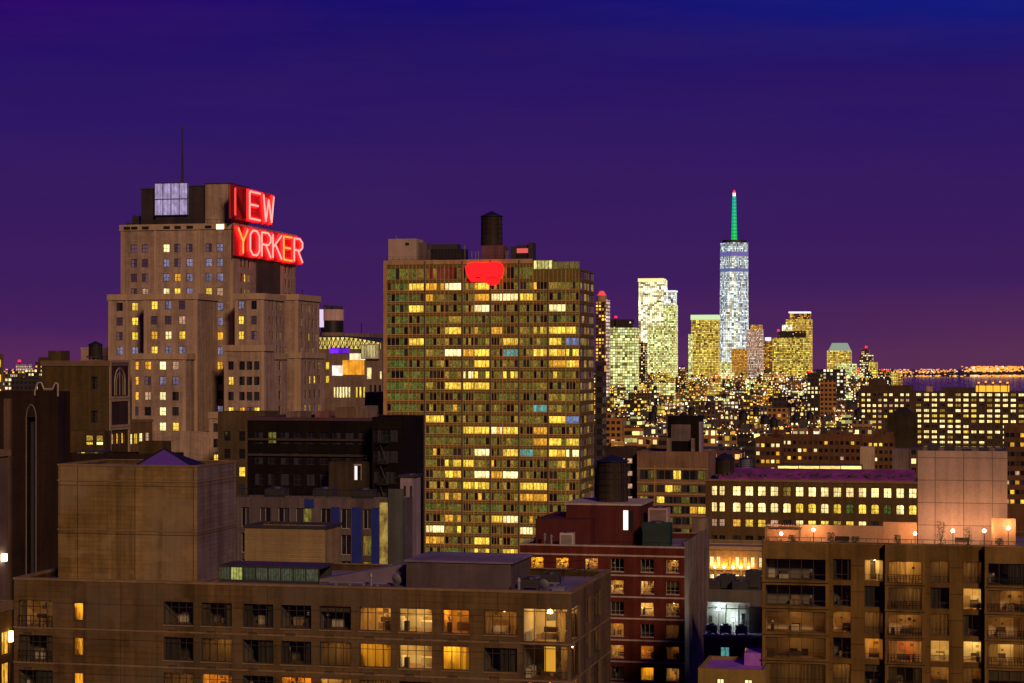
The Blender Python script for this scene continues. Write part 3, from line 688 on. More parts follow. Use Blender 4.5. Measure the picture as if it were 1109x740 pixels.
# ------------------------------------------------------------------ beige slatted house and grey block with blue panels behind it
w_beige = M_wall('beige_siding', (.30, .215, .105), .8, .15, .25, brick=(9.0, .17), joint=.6)
b = B('rooftop_house', 'beige slatted windowless box between the ochre block and the blue-panelled grey block', 'building', 265, 352, 186)
z1 = b.Z(571); dd = b.V(369, b.w); shell(b, (0, b.w, 0, dd), 0, z1, [w_beige], rec=0, par=.3, pt=.25, coping=(m_dark, .2, .12))
w_grey = M_wall('grey_violet_render', (.13, .10, .10), .85, .3, .4, stain=.6)
C = B('office_building', 'grey building with three blue vertical panels and one mottled yellow panel', 'building', 256, 437, 226)
z1 = C.Z(541); dd = C.V(447, C.w); vC = (0, C.w, 0, dd); specs = []
fl = 3.0
pxs = [(261, 270), (281, 293), (301, 313), (320, 337), (347, 358), (369, 380), (393, 402)]
for k in range(6):
    zz_ = z1 - 1.2 - fl * k
    for i, (a, c) in enumerate(pxs):
        st = 'dark'
        if (k, i) == (0, 3): st = ['dark', 'olive']
        if (k, i) in ((1, 6), (2, 6)): st = ['dim', 'olive']
        specs.append((C.U(a), C.U(c), zz_ - 2.3, zz_, st, 2, 1))
shell(C, vC, 0, z1, [w_grey], specs, rec=.3, par=.7)
add_windows(C.root, fmap('f', vC), specs, frame=m_frame_l, dep=.26, ft=.07)
m_bluep = M_plain('blue_panel', (.018, .03, .22), .45); m_yelp = M_lit('yellow_panel', (1, .62, .12), .42, pleat=.1, contrast=.8)
for a, c, m in ((359, 368, m_bluep), (381.5, 391.5, m_bluep), (403, 410.5, m_bluep)):
    mb = MB(); mb.box(C.U(a), C.U(c), -.10, -.003, z1 - 30, z1 - 1.0); mb.build('blue_panel', m, C.root)
mb = MB(); mb.box(C.U(411.5), C.U(420), -.14, -.003, z1 - 30, z1 - .4)
for i in range(len(mb.f)): mb.uv[i] = [(u * .3, v * .25) for u, v in mb.uv[i]]
mb.build('yellow_panel', m_yelp, C.root)
mb = MB(); mb.box(C.U(421.5), C.w + .02, -.35, -.003, 0, z1 + 1.2); mb.build('corner_pier', M_wall('slate_pier', (.075, .08, .075), .8), C.root)
mb = MB(); mb.box(C.U(330), C.U(340), -.08, -.003, z1 - 1.15, z1 - .1); mb.build('blue_sign_box', m_bluep, C.root)
railing(C, [(.3, 1), (C.w - .5, 1)], z1 - .7, 1.6, m_black)
for px, y in ((300, 4), (352, 5), (395, 4)):
    ac_unit({300: 'dark roof unit at the left of the blue-panelled block', 352: 'dark roof unit at the middle of the blue-panelled block', 395: 'dark roof unit near the yellow panel'}[px], C.world(C.U(px, y), y, z1 - .7), 2.4, 1.8, 1.5, m_dark)
w_lil = M_wall('pale_lilac_render', (.30, .235, .255), .8, .15, .3)
b = B('narrow_building', 'narrow pale lilac building with a red vertical strip beside the glass tower', 'building', 433.5, 447, 300)
z1 = b.Z(515); v = (0, b.w, 0, b.V(455.5, b.w)); sp = []
for k in range(7):
    sp.append((b.U(437), b.U(439.5), z1 - 3.2 - 3.1 * k, z1 - 1.6 - 3.1 * k, 'dark', 1, 2)); sp.append((b.U(443.5), b.U(446.3), z1 - 3.4 - 3.1 * k, z1 - 1.6 - 3.1 * k, 'yellow' if k in (3, 4, 6) else 'dark', 1, 2))
shell(b, v, 0, z1, [w_lil], sp, coping=(m_dark, .3, .25)); add_windows(b.root, fmap('f', v), sp)
mb = MB(); mb.box(b.U(440.8), b.U(442.2), -.2, -.003, z1 - 22, z1 - 5); mb.build('red_strip', M_plain('red_painted_metal', (.35, .03, .03), .5), b.root)
for i, zq in enumerate((b.Z(588), b.Z(602))):
    mb = MB(); mb.cyl(b.U(445), -.5, zq, zq + .5, .35, .3, 0, 12); mb.build('wall_lamp', M_emit('bulb_warm_%d' % i, (1, .62, .2), 14), b.root)

# ------------------------------------------------------------------ brick block with pale bands
w_brick = M_wall('dark_red_brick', (.130, .026, .017), .9, .3, .35, stain=.5, brick=(.44, .15), joint=.7)
w_band = M_wall('pale_band_stone', (.40, .33, .27), .8, .15, .3)
w_tan = M_wall('tan_party_wall', (.23, .165, .115), .9, .3, .5, stain=.7)
I = B('brick_building', 'dark red brick apartment building with pale stone bands and paired windows', 'building', 563, 741, 270)
z1 = I.Z(593); dI = I.V(765, I.w); vI = (0, I.w, 0, dI); sp = []; fl = 2.96
colI = [582, 609, 640.6, 668.5, 701, 728.5]
stI = [['gold', 'gold', 'lit', 'dark', 'dark', 'lit'], ['dark', 'gold', 'dark', 'lit', 'lit', 'dark'], ['dark', 'dark', 'dark', 'dark', 'bright', 'half'], ['dark', 'dark', 'dark', 'lit', 'dark', 'dark'], ['dark', 'dark', 'dark', 'half', 'amber', 'dark'], ['dark', 'dark', 'dark', 'dark', 'gold', 'lit'], ['dark', 'dark', 'dark', 'lit', 'dark', 'dark']]
nr = []
for k in range(7):
    for c, st in zip(colI, stI[k]):
        if c < 630 and k > 1: continue
        a_, b_ = I.U(c - 7), I.U(c + 7); zz_ = z1 - 1.75 - fl * k
        sp.append((a_, b_, zz_ - 1.75, zz_)); nr.append((sp[-1], st))
shell(I, vI, 0, z1, [w_brick], sp, rec=.22, par=.8, coping=(w_band, .15, .06))
FAINT[0] = .2
for w_, st in nr: near_window(I.root, 'f', vI, *w_, rec=.18, nx=3, split=(.3,), state=st, frame=m_frame_l, sill=w_band)
mb = MB()
for k in range(8):
    z = z1 - 1.15 - fl * k if k else z1 - 1.4
    mb.box(-.04, I.w + .04, -.07, -.003, z, z + .22)
mb.build('stone_band', w_band, I.root)
mb = MB(); mb.box(I.w + .003, I.w + .06, .1, dI, 0, z1 + .7); mb.build('party_wall', w_tan, I.root)
mb = MB(); mb.box(I.w - 2.2, I.w + .05, dI + .003, dI + 3, 0, z1 + 2.2); mb.build('chimney_stack', w_tan, I.root)
w_red2 = M_wall('red_stucco', (.085, .020, .020), .9, .2, .3)
zr = z1 - .8
mb = MB(); mb.box(I.U(580, 7), I.U(640, 7), 7, dI - 2, zr, I.Z(563, I.U(640, 7), 7)); ph = mb.build('penthouse', w_red2, I.root)
mb = MB(); mb.box(I.U(613, 10), I.U(693, 10), 10, dI - 1.5, zr, I.Z(548, I.U(693, 10), 10)); ph2 = mb.build('penthouse', w_red2, I.root)
mb = MB(); z = I.Z(548, I.U(693, 10), 10); mb.box(I.U(611, 10), I.U(695, 10), 9.8, dI - 1.3, z, z + .25); mb.build('cornice', w_band, ph2)
mb = MB(); mb.box(I.U(675, 9.8), I.U(680, 9.8), 9.9, 9.995, I.Z(574, I.U(678, 10), 10), I.Z(553, I.U(678, 10), 10)); mb.build('lit_doorway', M_emit('white_doorway', (1, .9, .8), 1.6), ph2)
mb = MB(); mb.box(I.U(680.4, 9.8), I.U(685.5, 9.8), 9.9, 9.995, I.Z(574, I.U(678, 10), 10), I.Z(553, I.U(678, 10), 10)); mb.build('door', m_black, ph2)
m_green = M_plain('green_painted_metal', (.012, .055, .034), .5, .2)
for args in (('dark green roof unit in front of the pinkish one on the brick building', 712, 8, 30, 566, m_green), ('pinkish roof unit behind the green one on the brick building', 714, 13, 22, 550, M_plain('pinkish_metal', (.42, .27, .25), .6))):
    lab, px, y, wpx, top, m = args; x = I.U(px, y); zt_ = I.Z(top, x, y); ac_unit(lab, I.world(x, y, zr), wpx * .128, 2.5, zt_ - zr, m)
ac_unit('small white roof unit at the front of the brick building roof', I.world(I.U(614.5, 3), 3, zr), 1.9, 1.4, I.Z(577, I.U(614, 3), 3) - zr, M_plain('white_metal', (.5, .42, .40), .6))
for px, y in ((597, 3), (590, 5)):
    roof_vent('pale roof vent left of the white roof unit on the brick building' if px == 597 else 'pale roof vent further left on the brick building roof', I.world(I.U(px, y), y, zr), 1.7, .16)
railing(I, [(I.U(640, 1.2), 1.2), (I.w - .6, 1.2), (I.w - .6, dI - 1)], zr, 1.25, m_black)
x = I.U(664.5, 16); z = I.Z(548, I.U(693, 10), 10) + .26
water_tank('water_tank', 'wide dark drum-shaped water tank above the red penthouse of the brick building', I.world(x, 15, z), 2.3, I.Z(500, x, 15) - z, cone=1.0, base=False)
for px in (594, 602, 733, 744):
    pass
# ------------------------------------------------------------------ right foreground block with the lit roof terrace
w_tan2 = M_wall('brown_concrete', (.150, .086, .022), .85, .3, .3, stain=.6, panel=(30.0, 2.9), joint=.5, jw=.06)
w_tan3 = M_wall('brown_concrete_light', (.190, .113, .032), .85, .3, .3, stain=.6)
J = B('terrace_building', 'brown concrete apartment block with projecting glazed bays under a lamp-lit roof terrace', 'building', 825, 1180, 214)
z1 = J.Z(594, J.w); dJ = 20; vJ = (0, J.w, 0, dJ); fl = 2.9; ph = 2.36
zoff = 1.75; sp = []; nr = []
stJ = {(0, 'c'): 'bright', (1, 'f'): 'bright', (3, 'c'): 'lit', (3, 'e'): 'bright', (3, 'f'): 'bright', (2, 'c'): 'faint', (0, 'f'): 'faint', (2, 'b'): 'dim', (2, 'e'): 'faint', (4, 'e'): 'dim'}
segs = {'b': (902, 921.5), 'c': (936, 956.5), 'e': (1007.5, 1028), 'f': (1043, 1063)}
for k in range(6):
    zz_ = z1 - zoff - fl * k
    for key, (a, c) in segs.items():
        w_ = (J.U(a), J.U(c), zz_ - ph, zz_); sp.append(w_); nr.append((w_, stJ.get((k, key), 'dark')))
bays = [(825.5, 897.5), (958.5, 1002), (1066.5, 1122)]
bh = [(J.U(a, -1.15) + .25, J.U(c, -1.15) - .25, z1 - zoff - fl * k - ph - .1, z1 - zoff - fl * k + .1) for a, c in bays for k in range(6)]
shell(J, vJ, 0, z1, [w_tan2], sp + bh, rec=.24, par=.5, coping=(w_tan3, .1, .04))
FAINT[0] = .22
for w_, st in nr: near_window(J.root, 'f', vJ, *w_, nx=2, split=(.28,), state=st, frame=m_frame_b)
bayst = {0: {4: 'dim'}, 1: {3: 'half', 0: 'dark'}, 2: {}}
bays = [(825.5, 897.5), (958.5, 1002), (1066.5, 1122)]
for bi, (a, c) in enumerate(bays):
    yb = -1.15; x0, x1 = J.U(a, yb), J.U(c, yb); vb = (x0, x1, yb, -.004); ws = []; zb = z1 + .06
    m = MB(); openings = []
    for k in range(6):
        zz_ = z1 - zoff - fl * k; openings.append((x0 + .35, x1 - .35, zz_ - ph, zz_))
    facade(m, fmap('f', vb), x0, x1, 0, zb, openings, .2)
    facade(m, fmap('r', vb), yb, -.004, 0, zb, [(yb + .2, -.15, o_[2], o_[3]) for o_ in openings], .1); facade(m, fmap('l', vb), yb, -.004, 0, zb, [(yb + .2, -.15, o_[2], o_[3]) for o_ in openings], .1)
    m.face(((x0, yb, zb), (x1, yb, zb), (x1, -.004, zb), (x0, -.004, zb)))
    bo = m.build('bay', [w_tan3], J.root)
    sb = MB()
    for k in range(6):
        z = z1 - zoff - fl * k - ph; sb.box(x0 - .05, x1 + .05, yb - .25, yb - .003, z - .2, z - .05)
    sb.build('balcony_slab', w_tan3, bo)
    for k, o_ in enumerate(openings):
        if z1 - zoff - fl * k < z1 - 16: continue
        st = {(1, 3): 'red', (2, 1): 'dim', (2, 3): 'lit', (2, 2): 'dim', (0, 2): 'dim', (0, 3): 'half', (1, 0): 'half', (1, 1): 'faint', (1, 2): 'dim'}.get((bi, k), 'dark')
        if bi == 0 and k in (2, 3): st = 'dim'
        near_window(J.root, 'f', vb, *o_, rec=.16, nx=5 if bi == 0 else 4, split=(.28,), state=st, frame=m_frame_b)
        if bi: railing(J, [(o_[0] + .02, yb - .2), (o_[1] - .02, yb - .2)], o_[2] - .05, .95, m_black, step=.3)
# pale concrete tower behind the terrace
zr = z1 - .5
w_pink = M_wall('pale_pink_concrete', (.34, .25, .205), .8, .12, .2, panel=(3.15, 2.55), joint=.5, jw=.06)
vT = (J.U(994, 7), J.U(1091, 7), 7, 17); zT = J.Z(489, vT[1], 7)
tw = shell(J, vT, zr, zT, [w_pink], rec=0, par=.4, name='lift_tower')
mb = MB(); 
for i in range(5):
    x = vT[0] + 1 + i * 1.9; mb.box(x, x + 1.2, 9, 11, zT - .4, zT + rnd.uniform(.1, .7))
mb.build('roof_box', m_dark, tw)
railing(J, [(vT[0] + .3, 7.3), (vT[1] - .3, 7.3)], zT - .05, .9, m_dark, parent=tw, step=1.0)
w_terr = M_wall('terrace_render', (.42, .25, .14), .8, .15, .2)
mb = MB(); mb.box(J.U(830, 5), J.U(868, 5) - .003, 5.02, 5.3, zr, J.Z(574, J.U(868, 5), 5)); mb.box(J.U(868, 5), J.U(956, 5), 5, 5.3, zr, J.Z(570, J.U(956, 5), 5)); mb.box(J.U(956, 5) + .003, J.U(993, 6), 6, 6.3, zr, J.Z(566, J.U(993, 6), 6)); mb.build('terrace_wall', w_terr, J.root)
mb = MB()                                                                      # slatted pergola roof on posts at the left end
xa, xb = J.U(829, 2), J.U(866, 2); ztp = zr + 1.9
for x in (xa, xb):
    for y in (2, 4.6): mb.box(x - .06, x + .06, y - .06, y + .06, zr, ztp)
for y in (2, 4.6): mb.box(xa - .3, xb + .3, y - .04, y + .04, ztp, ztp + .16)
for i in range(14):
    x = xa + (xb - xa) * i / 13; mb.box(x - .03, x + .03, 1.7, 4.9, ztp + .163, ztp + .25)
mb.build('pergola', w_terr, J.root)
mb = MB(); mb.box(J.U(1074, 5), J.U(1100, 5), 5, 5.25, zr, J.Z(562, J.U(1100, 5), 5)); mb.build('terrace_wall', w_terr, J.root)
railing(J, [(.4, .8), (J.w - .4, .8)], zr, 1.0, m_dark, step=1.2)
m_bulb = M_emit('terrace_bulb', (1, .62, .32), 26)
def terrace_lamp(label, px, y, py, power):
    x = J.U(px, y); z = J.Z(py, x, y); t = empty('terrace_lamp', J.world(x, y, zr), label, 'lamp', -TH, 'lamps along the roof terrace')
    mb = MB(); mb.bar((0, 0, 0), (0, 0, z - zr - .2), .045, 0, 8); mb.cyl(0, 0, 0, .06, .16, .16, 0, 12); mb.build('pole', m_dark, t)
    mb = MB()
    for i in range(6):
        a0, a1 = -math.pi / 2 + math.pi * i / 6, -math.pi / 2 + math.pi * (i + 1) / 6
        mb.cyl(0, 0, z - zr + .19 * math.sin(a0), z - zr + .19 * math.sin(a1), max(.002, .19 * math.cos(a0)), max(.002, .19 * math.cos(a1)), 0, 12, cap=False)
    mb.build('bulb', m_bulb, t)
    L = bpy.data.lights.new('lamp_light', 'POINT'); L.energy = power; L.color = (1, .45, .2); L.shadow_soft_size = .2
    lo = bpy.data.objects.new('lamp_light', L); COL.objects.link(lo); lo.parent = t; lo.location = (0, -.02, z - zr + .3)
terrace_lamp('terrace lamp under the slatted pergola at the left end', 846, 3.2, 578, 170)
terrace_lamp('terrace lamp before the orange terrace wall', 881, 3.6, 574, 300)
terrace_lamp('terrace lamp left of the pale concrete tower', 991, 4.0, 578, 320)
terrace_lamp('terrace lamp before the left half of the pale tower', 1032, 4.6, 575, 400)
terrace_lamp('terrace lamp before the right half of the pale tower', 1066, 4.6, 575, 400)
terrace_lamp('terrace lamp at the right end by the orange wall', 1092, 4.0, 572, 260)
m_leaf = M_plain('shrub_leaf', (.05, .075, .03), .7, var=.4, scale=4)
def shrub(label, px, y, h, r):
    t = empty('potted_shrub', J.world(J.U(px, y), y, zr), label, 'potted plant', 0, 'shrubs in pots on the roof terrace')
    mb = MB(); mb.cyl(0, 0, 0, .45, .2, .28, 0, 14); mb.build('pot', m_dark, t)
    mb = MB()
    for i in range(7):
        a = rnd.uniform(0, 6.28); mb.bar((0, 0, .4), (r * .7 * math.cos(a), r * .7 * math.sin(a), h * rnd.uniform(.6, 1)), .02, r2=.008)
    mb.build('stem', m_wood, t)
    mb = MB()
    for i in range(220):
        a = rnd.uniform(0, 6.28); q = rnd.random() ** .5 * r; z = .5 + (h - .5) * rnd.random(); p = Vector((q * math.cos(a), q * math.sin(a), z)); s = rnd.uniform(.05, .11)
        n1 = Vector((rnd.gauss(0, 1), rnd.gauss(0, 1), rnd.gauss(0, 1))).normalized(); n2 = n1.orthogonal().normalized(); mb.face((p - n1 * s, p + n2 * s * .5, p + n1 * s, p - n2 * s * .5))
    mb.build('foliage', m_leaf, t)
for px, y, h, r, lab in ((858, 1.6, 1.2, .4, 'small potted shrub at the pergola edge'), (900, 2.2, 1.5, .45, 'potted shrub in front of the orange terrace wall'), (926, 2.4, 1.1, .5, 'low bushy potted shrub right of the orange wall middle'), (972, 2.0, 1.4, .4, 'potted shrub in the dark stretch left of the pale tower'), (1019, 3.0, 2.9, .55, 'tall thin potted shrub before the left half of the pale tower'), (1048, 3.0, 2.3, .5, 'potted shrub midway along the pale tower'), (1082, 2.6, 1.2, .45, 'low potted shrub by the right corner of the pale tower')):
    shrub(lab, px, y, h, r)
def bench(label, px, y):
    t = empty('terrace_bench', J.world(J.U(px, y), y, zr), label, 'bench', -TH)
    for nm, bxs in (('seat', (-.8, .8, -.25, .25, .42, .48)), ('backrest', (-.8, .8, .25, .3, .5, .9)), ('leg', (-.72, -.66, -.2, .2, 0, .42)), ('leg', (.66, .72, -.2, .2, 0, .42))):
        mb = MB(); mb.box(*bxs); mb.build(nm, m_wood, t)
bench('wooden bench in front of the pale tower on the terrace', 1042, 5.6); bench('wooden bench against the orange terrace wall', 912, 4.4)

# ------------------------------------------------------------------ low floodlit roofs between brick block and terrace block
w_och2 = M_wall('ochre_render', (.26, .17, .05), .85, .2, .3)
b = B('low_building', 'small ochre building with violet flat roof and two bright white windows at the bottom edge', 'building', 756, 829, 216)
z1 = b.Z(726); v = (0, b.w, 0, 9.5); sp = [(b.U(776), b.U(784.5), z1 - 3.1, z1 - 1.1, 'white', 2, 1), (b.U(806), b.U(815), z1 - 3.1, z1 - 1.1, 'white', 2, 1), (b.U(776), b.U(784.5), z1 - 6.1, z1 - 4.1, 'dark', 2, 1), (b.U(806), b.U(815), z1 - 6.1, z1 - 4.1, 'dark', 2, 1)]
m_violet_roof = M_plain('violet_skylit_roof', (.30, .10, .48), .7, var=.3, scale=.4)  # violet of the sky light put into the roof colour
shell(b, v, 0, z1, [w_och2], sp, par=.3, roof_mat=m_violet_roof); add_windows(b.root, fmap('f', v), sp)
mb = MB(); mb.box(b.U(806, 5), b.U(826, 5), 5, 9, z1 - .3, z1 + 1.1); mb.build('bulkhead', m_violet_roof, b.root)
b = B('depot_building', 'low grey building whose white rear wall is lit by two floodlights', 'building', 762, 832, 262)
z1 = b.Z(690); v = (0, b.w, 0, 9); sp = []
for k in range(3):
    for i, (a, c) in enumerate(((766, 773), (780, 790), (797, 803), (806, 813), (817, 824))):
        sp.append((b.U(a), b.U(c), z1 - 3.6 - 3.4 * k, z1 - 1.5 - 3.4 * k, 'teal' if (k, i) == (0, 1) else ('dim' if (k, i) == (0, 3) else 'dark'), 2, 1))
w_dgrey = M_wall('dark_grey_render', (.10, .085, .075), .85)
w_white = M_wall('whitewashed_wall', (.34, .34, .32), .8, .35, .5, stain=.9, brick=(.6, .25))
shell(b, v, 0, z1, [w_dgrey], sp, par=.5, coping=(w_white, .25, .1)); add_windows(b.root, fmap('f', v), sp)
mb = MB(); zw = b.Z(655, b.w, 7); mb.box(b.U(766, 8.2), b.U(812, 8.2), 8.2, 8.5, z1 - .5, zw); mb.build('rear_wall', w_white, b.root)
mb = MB(); mb.box(b.U(812, 8.2) + .01, b.w, 7.0, 8.5, z1 - .5, zw - .5); mb.build('bulkhead', w_dgrey, b.root)
mb = MB(); mb.box(b.U(768, 8), b.U(771.5, 8), 8.1, 8.197, z1 - .5, z1 + 1.6); mb.build('door', m_dark, b.root)
mb = MB()
for px in (786, 800, 808): mb.bar((b.U(px, 8), 8.05, z1 - .5), (b.U(px, 8), 8.05, zw - .3), .07)
mb.bar((b.U(768, 8), 8.0, zw - .8), (b.U(811, 8), 8.0, zw - .8), .06); mb.build('pipe_run', m_dark, b.root)
mb = MB(); mb.box(b.U(803, 8), b.U(806.5, 8), 8.1, 8.197, z1 + .6, z1 + 2.0); mb.build('window', LIT['dark'], b.root)
def floodlight(label, px, py, y, power):
    x = b.U(px, y); z = b.Z(py, x, y); t = empty('floodlight', b.world(x, y, z1 - .5), label, 'floodlight', -TH)
    hz = z - z1 + .5
    mb = MB(); mb.bar((0, 0, 0), (0, 0, hz - .1), .05, 0, 8); mb.build('pole', m_dark, t)
    mb = MB(); mb.box(-.28, .28, -.16, .10, hz - .22, hz + .22); mb.build('housing', m_dark, t)
    mb = MB(); mb.box(-.24, .24, .105, .14, hz - .18, hz + .18); mb.box(-.2, .2, -.20, -.163, hz - .14, hz + .14); mb.build('lens', M_emit('flood_lens', (.85, 1, .95), 12), t)
    L = bpy.data.lights.new('flood_light', 'POINT'); L.energy = power; L.color = (.8, 1, .92); L.shadow_soft_size = .2
    lo = bpy.data.objects.new('flood_light', L); COL.objects.link(lo); lo.parent = t; lo.location = (0, .5, hz)
floodlight('bright white floodlight left of the pair on the low roof', 778.5, 660, 6.6, 240); floodlight('bright white floodlight right of the pair on the low roof', 794, 671, 6.4, 160)
for px, lab in ((771, 'small steel roof unit left of the floodlights'), (786, 'small steel roof unit between the floodlights'), (803, 'small steel roof unit right of the floodlights')):
    ac_unit(lab, b.world(b.U(px, 5), 5, z1 - .5), 1.5, 1.1, 1.3)
b = B('flat_building', 'dark flat-roofed building behind the floodlit wall, below the golden facade', 'building', 760, 836, 330)
z1 = b.Z(640); v = (0, b.w, 0, 22); shell(b, v, 0, z1, [w_dgrey], par=.6, roof_mat=m_roof_d)
for i, (px, y, h) in enumerate(((772, 4, 1.8), (788, 7, 2.4), (802, 5, 1.6), (816, 9, 3.0))):
    ac_unit(['dark roof unit at the left below the golden facade', 'taller dark roof unit second from the left below the golden facade', 'low dark roof unit third below the golden facade', 'tall dark roof unit at the right below the golden facade'][i], b.world(b.U(px, y), y, z1 - .6), 2.6, 2, h, m_dark)
# golden floodlit facade
w_gold = M_wall('sandstone', (.40, .28, .13), .8, .12, .2)
b = B('ornate_building', 'golden uplit facade with cornice, pilasters and bright windows', 'building', 758, 836, 440)
z1 = b.Z(593); v = (0, b.w, 0, 16); sp = []
cs = [771, 778, 790, 798.5, 807, 815, 824]
for k in range(4):
    for i, c in enumerate(cs):
        zz_ = z1 - 2.3 - 3.9 * k
        st = 'cream' if k < 2 else ('pink' if k == 2 and i in (2, 3, 4) else 'dark')
        if (k, i) in ((0, 2),): st = 'amber'
        sp.append((b.U(c - 2.2), b.U(c + 2.2), zz_ - 2.3, zz_, st, 2, 2))
shell(b, v, 0, z1, [w_gold], sp, coping=(w_gold, .7, .5)); add_windows(b.root, fmap('f', v), sp, frame=m_frame_l)
mb = MB()
for c in (774.5, 784.5, 794.3, 802.7, 811, 819.5):
    mb.box(b.U(c) - .25, b.U(c) + .25, -.18, -.003, z1 - 17, z1 - .9)
mb.box(0, b.w, -.3, -.19, z1 - 5.2, z1 - 4.8); mb.build('pilaster', w_gold, b.root)
for c in (774.5, 784.5, 794.3, 802.7, 811):
    mb = MB(); mb.cyl(b.U(c), -.6, z1 - 4.75, z1 - 4.4, .16, .22, 0, 10); up = mb.build('uplight', m_bulb, b.root)
    L = bpy.data.lights.new('uplight_light', 'POINT'); L.energy = 260; L.color = (1, .40, .04); L.shadow_soft_size = .15
    lo = bpy.data.objects.new('uplight_light', L); COL.objects.link(lo); lo.parent = up; lo.location = (b.U(c), -.8, z1 - 4.2)
# ------------------------------------------------------------------ the stepped hotel with the red sign
w_hotel = M_wall('tan_brick', (.385, .275, .205), .85, .25, .35, brick=(.9, .3), joint=.85, stain=.55)
w_hotel_c = M_wall('hotel_limestone', (.42, .30, .20), .8, .15, .25)
E = B('hotel_tower', 'huge stepped tan brick hotel carrying a red lettered rooftop sign', 'building', 131, 253, 450)
wE = E.w; dE = E.V(320, wE); zE = E.Z(242); hc = [0]
ROW0 = E.Z(268); FH = 3.36
def hz(k): return ROW0 - FH * k
def hstate(r): return r.choice(('lilac', 'lilac', 'sky', 'dark', 'dark', 'sky', 'sky', 'yellow', 'amber'))
hr = random.Random(4)
EW = []
def hvol(name, vol, z0, z1, fcols, rcols, krange, fst, yoff, x1, cap=True, rw_=1.0, fw_=1.55, rst=None):
    """fcols: pixel centres of front window columns; rcols: pixel centres on the right face"""
    fs, rs = [], []
    for k in krange:
        zc = hz(k)
        if zc > z1 - 2 or zc < z0 + 1: continue
        for i, c in enumerate(fcols):
            hw = fw_ / 2; u = E.U(c, yoff); st = fst.get((k, i)) or hstate(hr); fs.append((u - hw, u + hw, zc - .95, zc + .95, st, 2, 2))
        for i, c in enumerate(rcols):
            u = E.V(c, x1); st = (rst or {}).get((k, i)) or hr.choice(('dark', 'dark', 'sky', 'dark', 'dim')); rs.append((u - rw_ / 2, u + rw_ / 2, zc - .95, zc + .95, st, 1, 2))
    o = shell(E, vol, z0, z1, [w_hotel], [s[:4] for s in fs], [s[:4] for s in rs], rec=.3, name=name, coping=(w_hotel_c, 1.3, .3) if cap else None)
    EW.append((fmap('f', vol), fs)); EW.append((fmap('r', vol), rs))
    mb = MB(); x0, xx1, y0, y1 = vol                                          # pilaster strips between window columns
    for c0, c1 in zip(fcols[:-1], fcols[1:]):
        if c1 - c0 > 16: u = (E.U(c0, yoff) + E.U(c1, yoff)) / 2; mb.box(u - .35, u + .35, y0 - .18, y0 - .003, z0, z1 - 1.4)
    for u in (x0 + .4, xx1 - .4): mb.box(u - .4, u + .4, y0 - .18, y0 - .003, z0, z1 - 1.4)
    mb.build('pilaster', w_hotel_c, o)
    return o
core = hvol('main_tower', (0, wE, 0, dE), 0, zE, [145, 157, 180, 192, 205, 226, 238], [261.5, 265.5, 269.5, 309.5, 313.5], range(0, 22),
     {(0, 0): 'sky', (0, 1): 'sky', (0, 2): 'white', (0, 3): 'sky', (0, 4): 'sky', (0, 5): 'sky', (0, 6): 'lilac', (1, 0): 'sky', (1, 1): 'sky', (1, 2): 'lilac', (1, 3): 'sky', (1, 4): 'lilac', (1, 5): 'lilac', (1, 6): 'lilac',
      (2, 0): 'sky', (2, 1): 'sky', (2, 2): 'lilac', (2, 3): 'amber', (2, 4): 'lilac', (2, 5): 'lilac', (2, 6): 'lilac', (3, 0): 'sky', (3, 1): 'pink', (3, 2): 'white', (3, 3): 'yellow', (3, 4): 'lilac', (3, 5): 'yellow', (3, 6): 'pink',
      (4, 5): 'dark', (4, 6): 'lilac', (5, 5): 'dark', (5, 6): 'lilac', (6, 5): 'dark', (6, 6): 'amber', (7, 5): 'amber', (7, 6): 'lilac', (8, 5): 'dark', (8, 6): 'amber', (9, 5): 'yellow', (9, 6): 'dark', (10, 5): 'dark', (10, 6): 'dark'}, 0, wE, rst={(2, 1): 'yellow', (2, 0): 'dark'}, rw_=1.4)
mb = MB(); mb.box(wE + .003, wE + .35, E.V(277, wE), E.V(302, wE), 90, zE - 4); mb.build('recess_shade', M_wall('recess_shade_dark', (.06, .045, .04)), E.root)  # shade of the side recess put on as a dark sheet
def vol(pa, pb, yo, y1, pr=None):
    x0, x1 = E.U(pa, yo), E.U(pb, yo); return (x0, x1, yo, y1 if pr is None else E.V(pr, x1))
v = vol(156, 214, -12, 3); hvol('wing', v, 0, E.Z(318, v[1], -12), [167, 182, 197], [], range(4, 12), {(4, 0): 'yellow', (4, 1): 'lilac', (4, 2): 'sky', (5, 0): 'sky', (5, 1): 'sky', (5, 2): 'pink', (6, 0): 'amber', (6, 1): 'white', (6, 2): 'yellow', (7, 0): 'yellow', (7, 1): 'lilac', (7, 2): 'lilac'}, -12, v[1])
v = vol(117.5, 157, -3, 14); hvol('wing', v, 0, E.Z(319, v[1], -3), [129.5, 146], [], range(4, 12), {(4, 0): 'dark', (4, 1): 'yellow', (5, 0): 'sky', (5, 1): 'yellow', (6, 0): 'sky', (6, 1): 'yellow'}, -3, v[1])
v = vol(254.6, 286, -9, 9, 308); x1R = v[1]
hvol('wing', v, 0, E.Z(318, v[1], -9), [261, 275], [292, 296, 300, 304], range(4, 22), {}, -9, v[1], fw_=1.3)
v = (wE - 1, x1R, E.V(323, x1R), E.V(346, x1R)); hvol('wing', v, 0, E.Z(319, x1R, v[2]), [], [327, 331, 335, 339, 343], range(4, 22), {}, v[2], x1R, rst={(6, 2): 'yellow'})
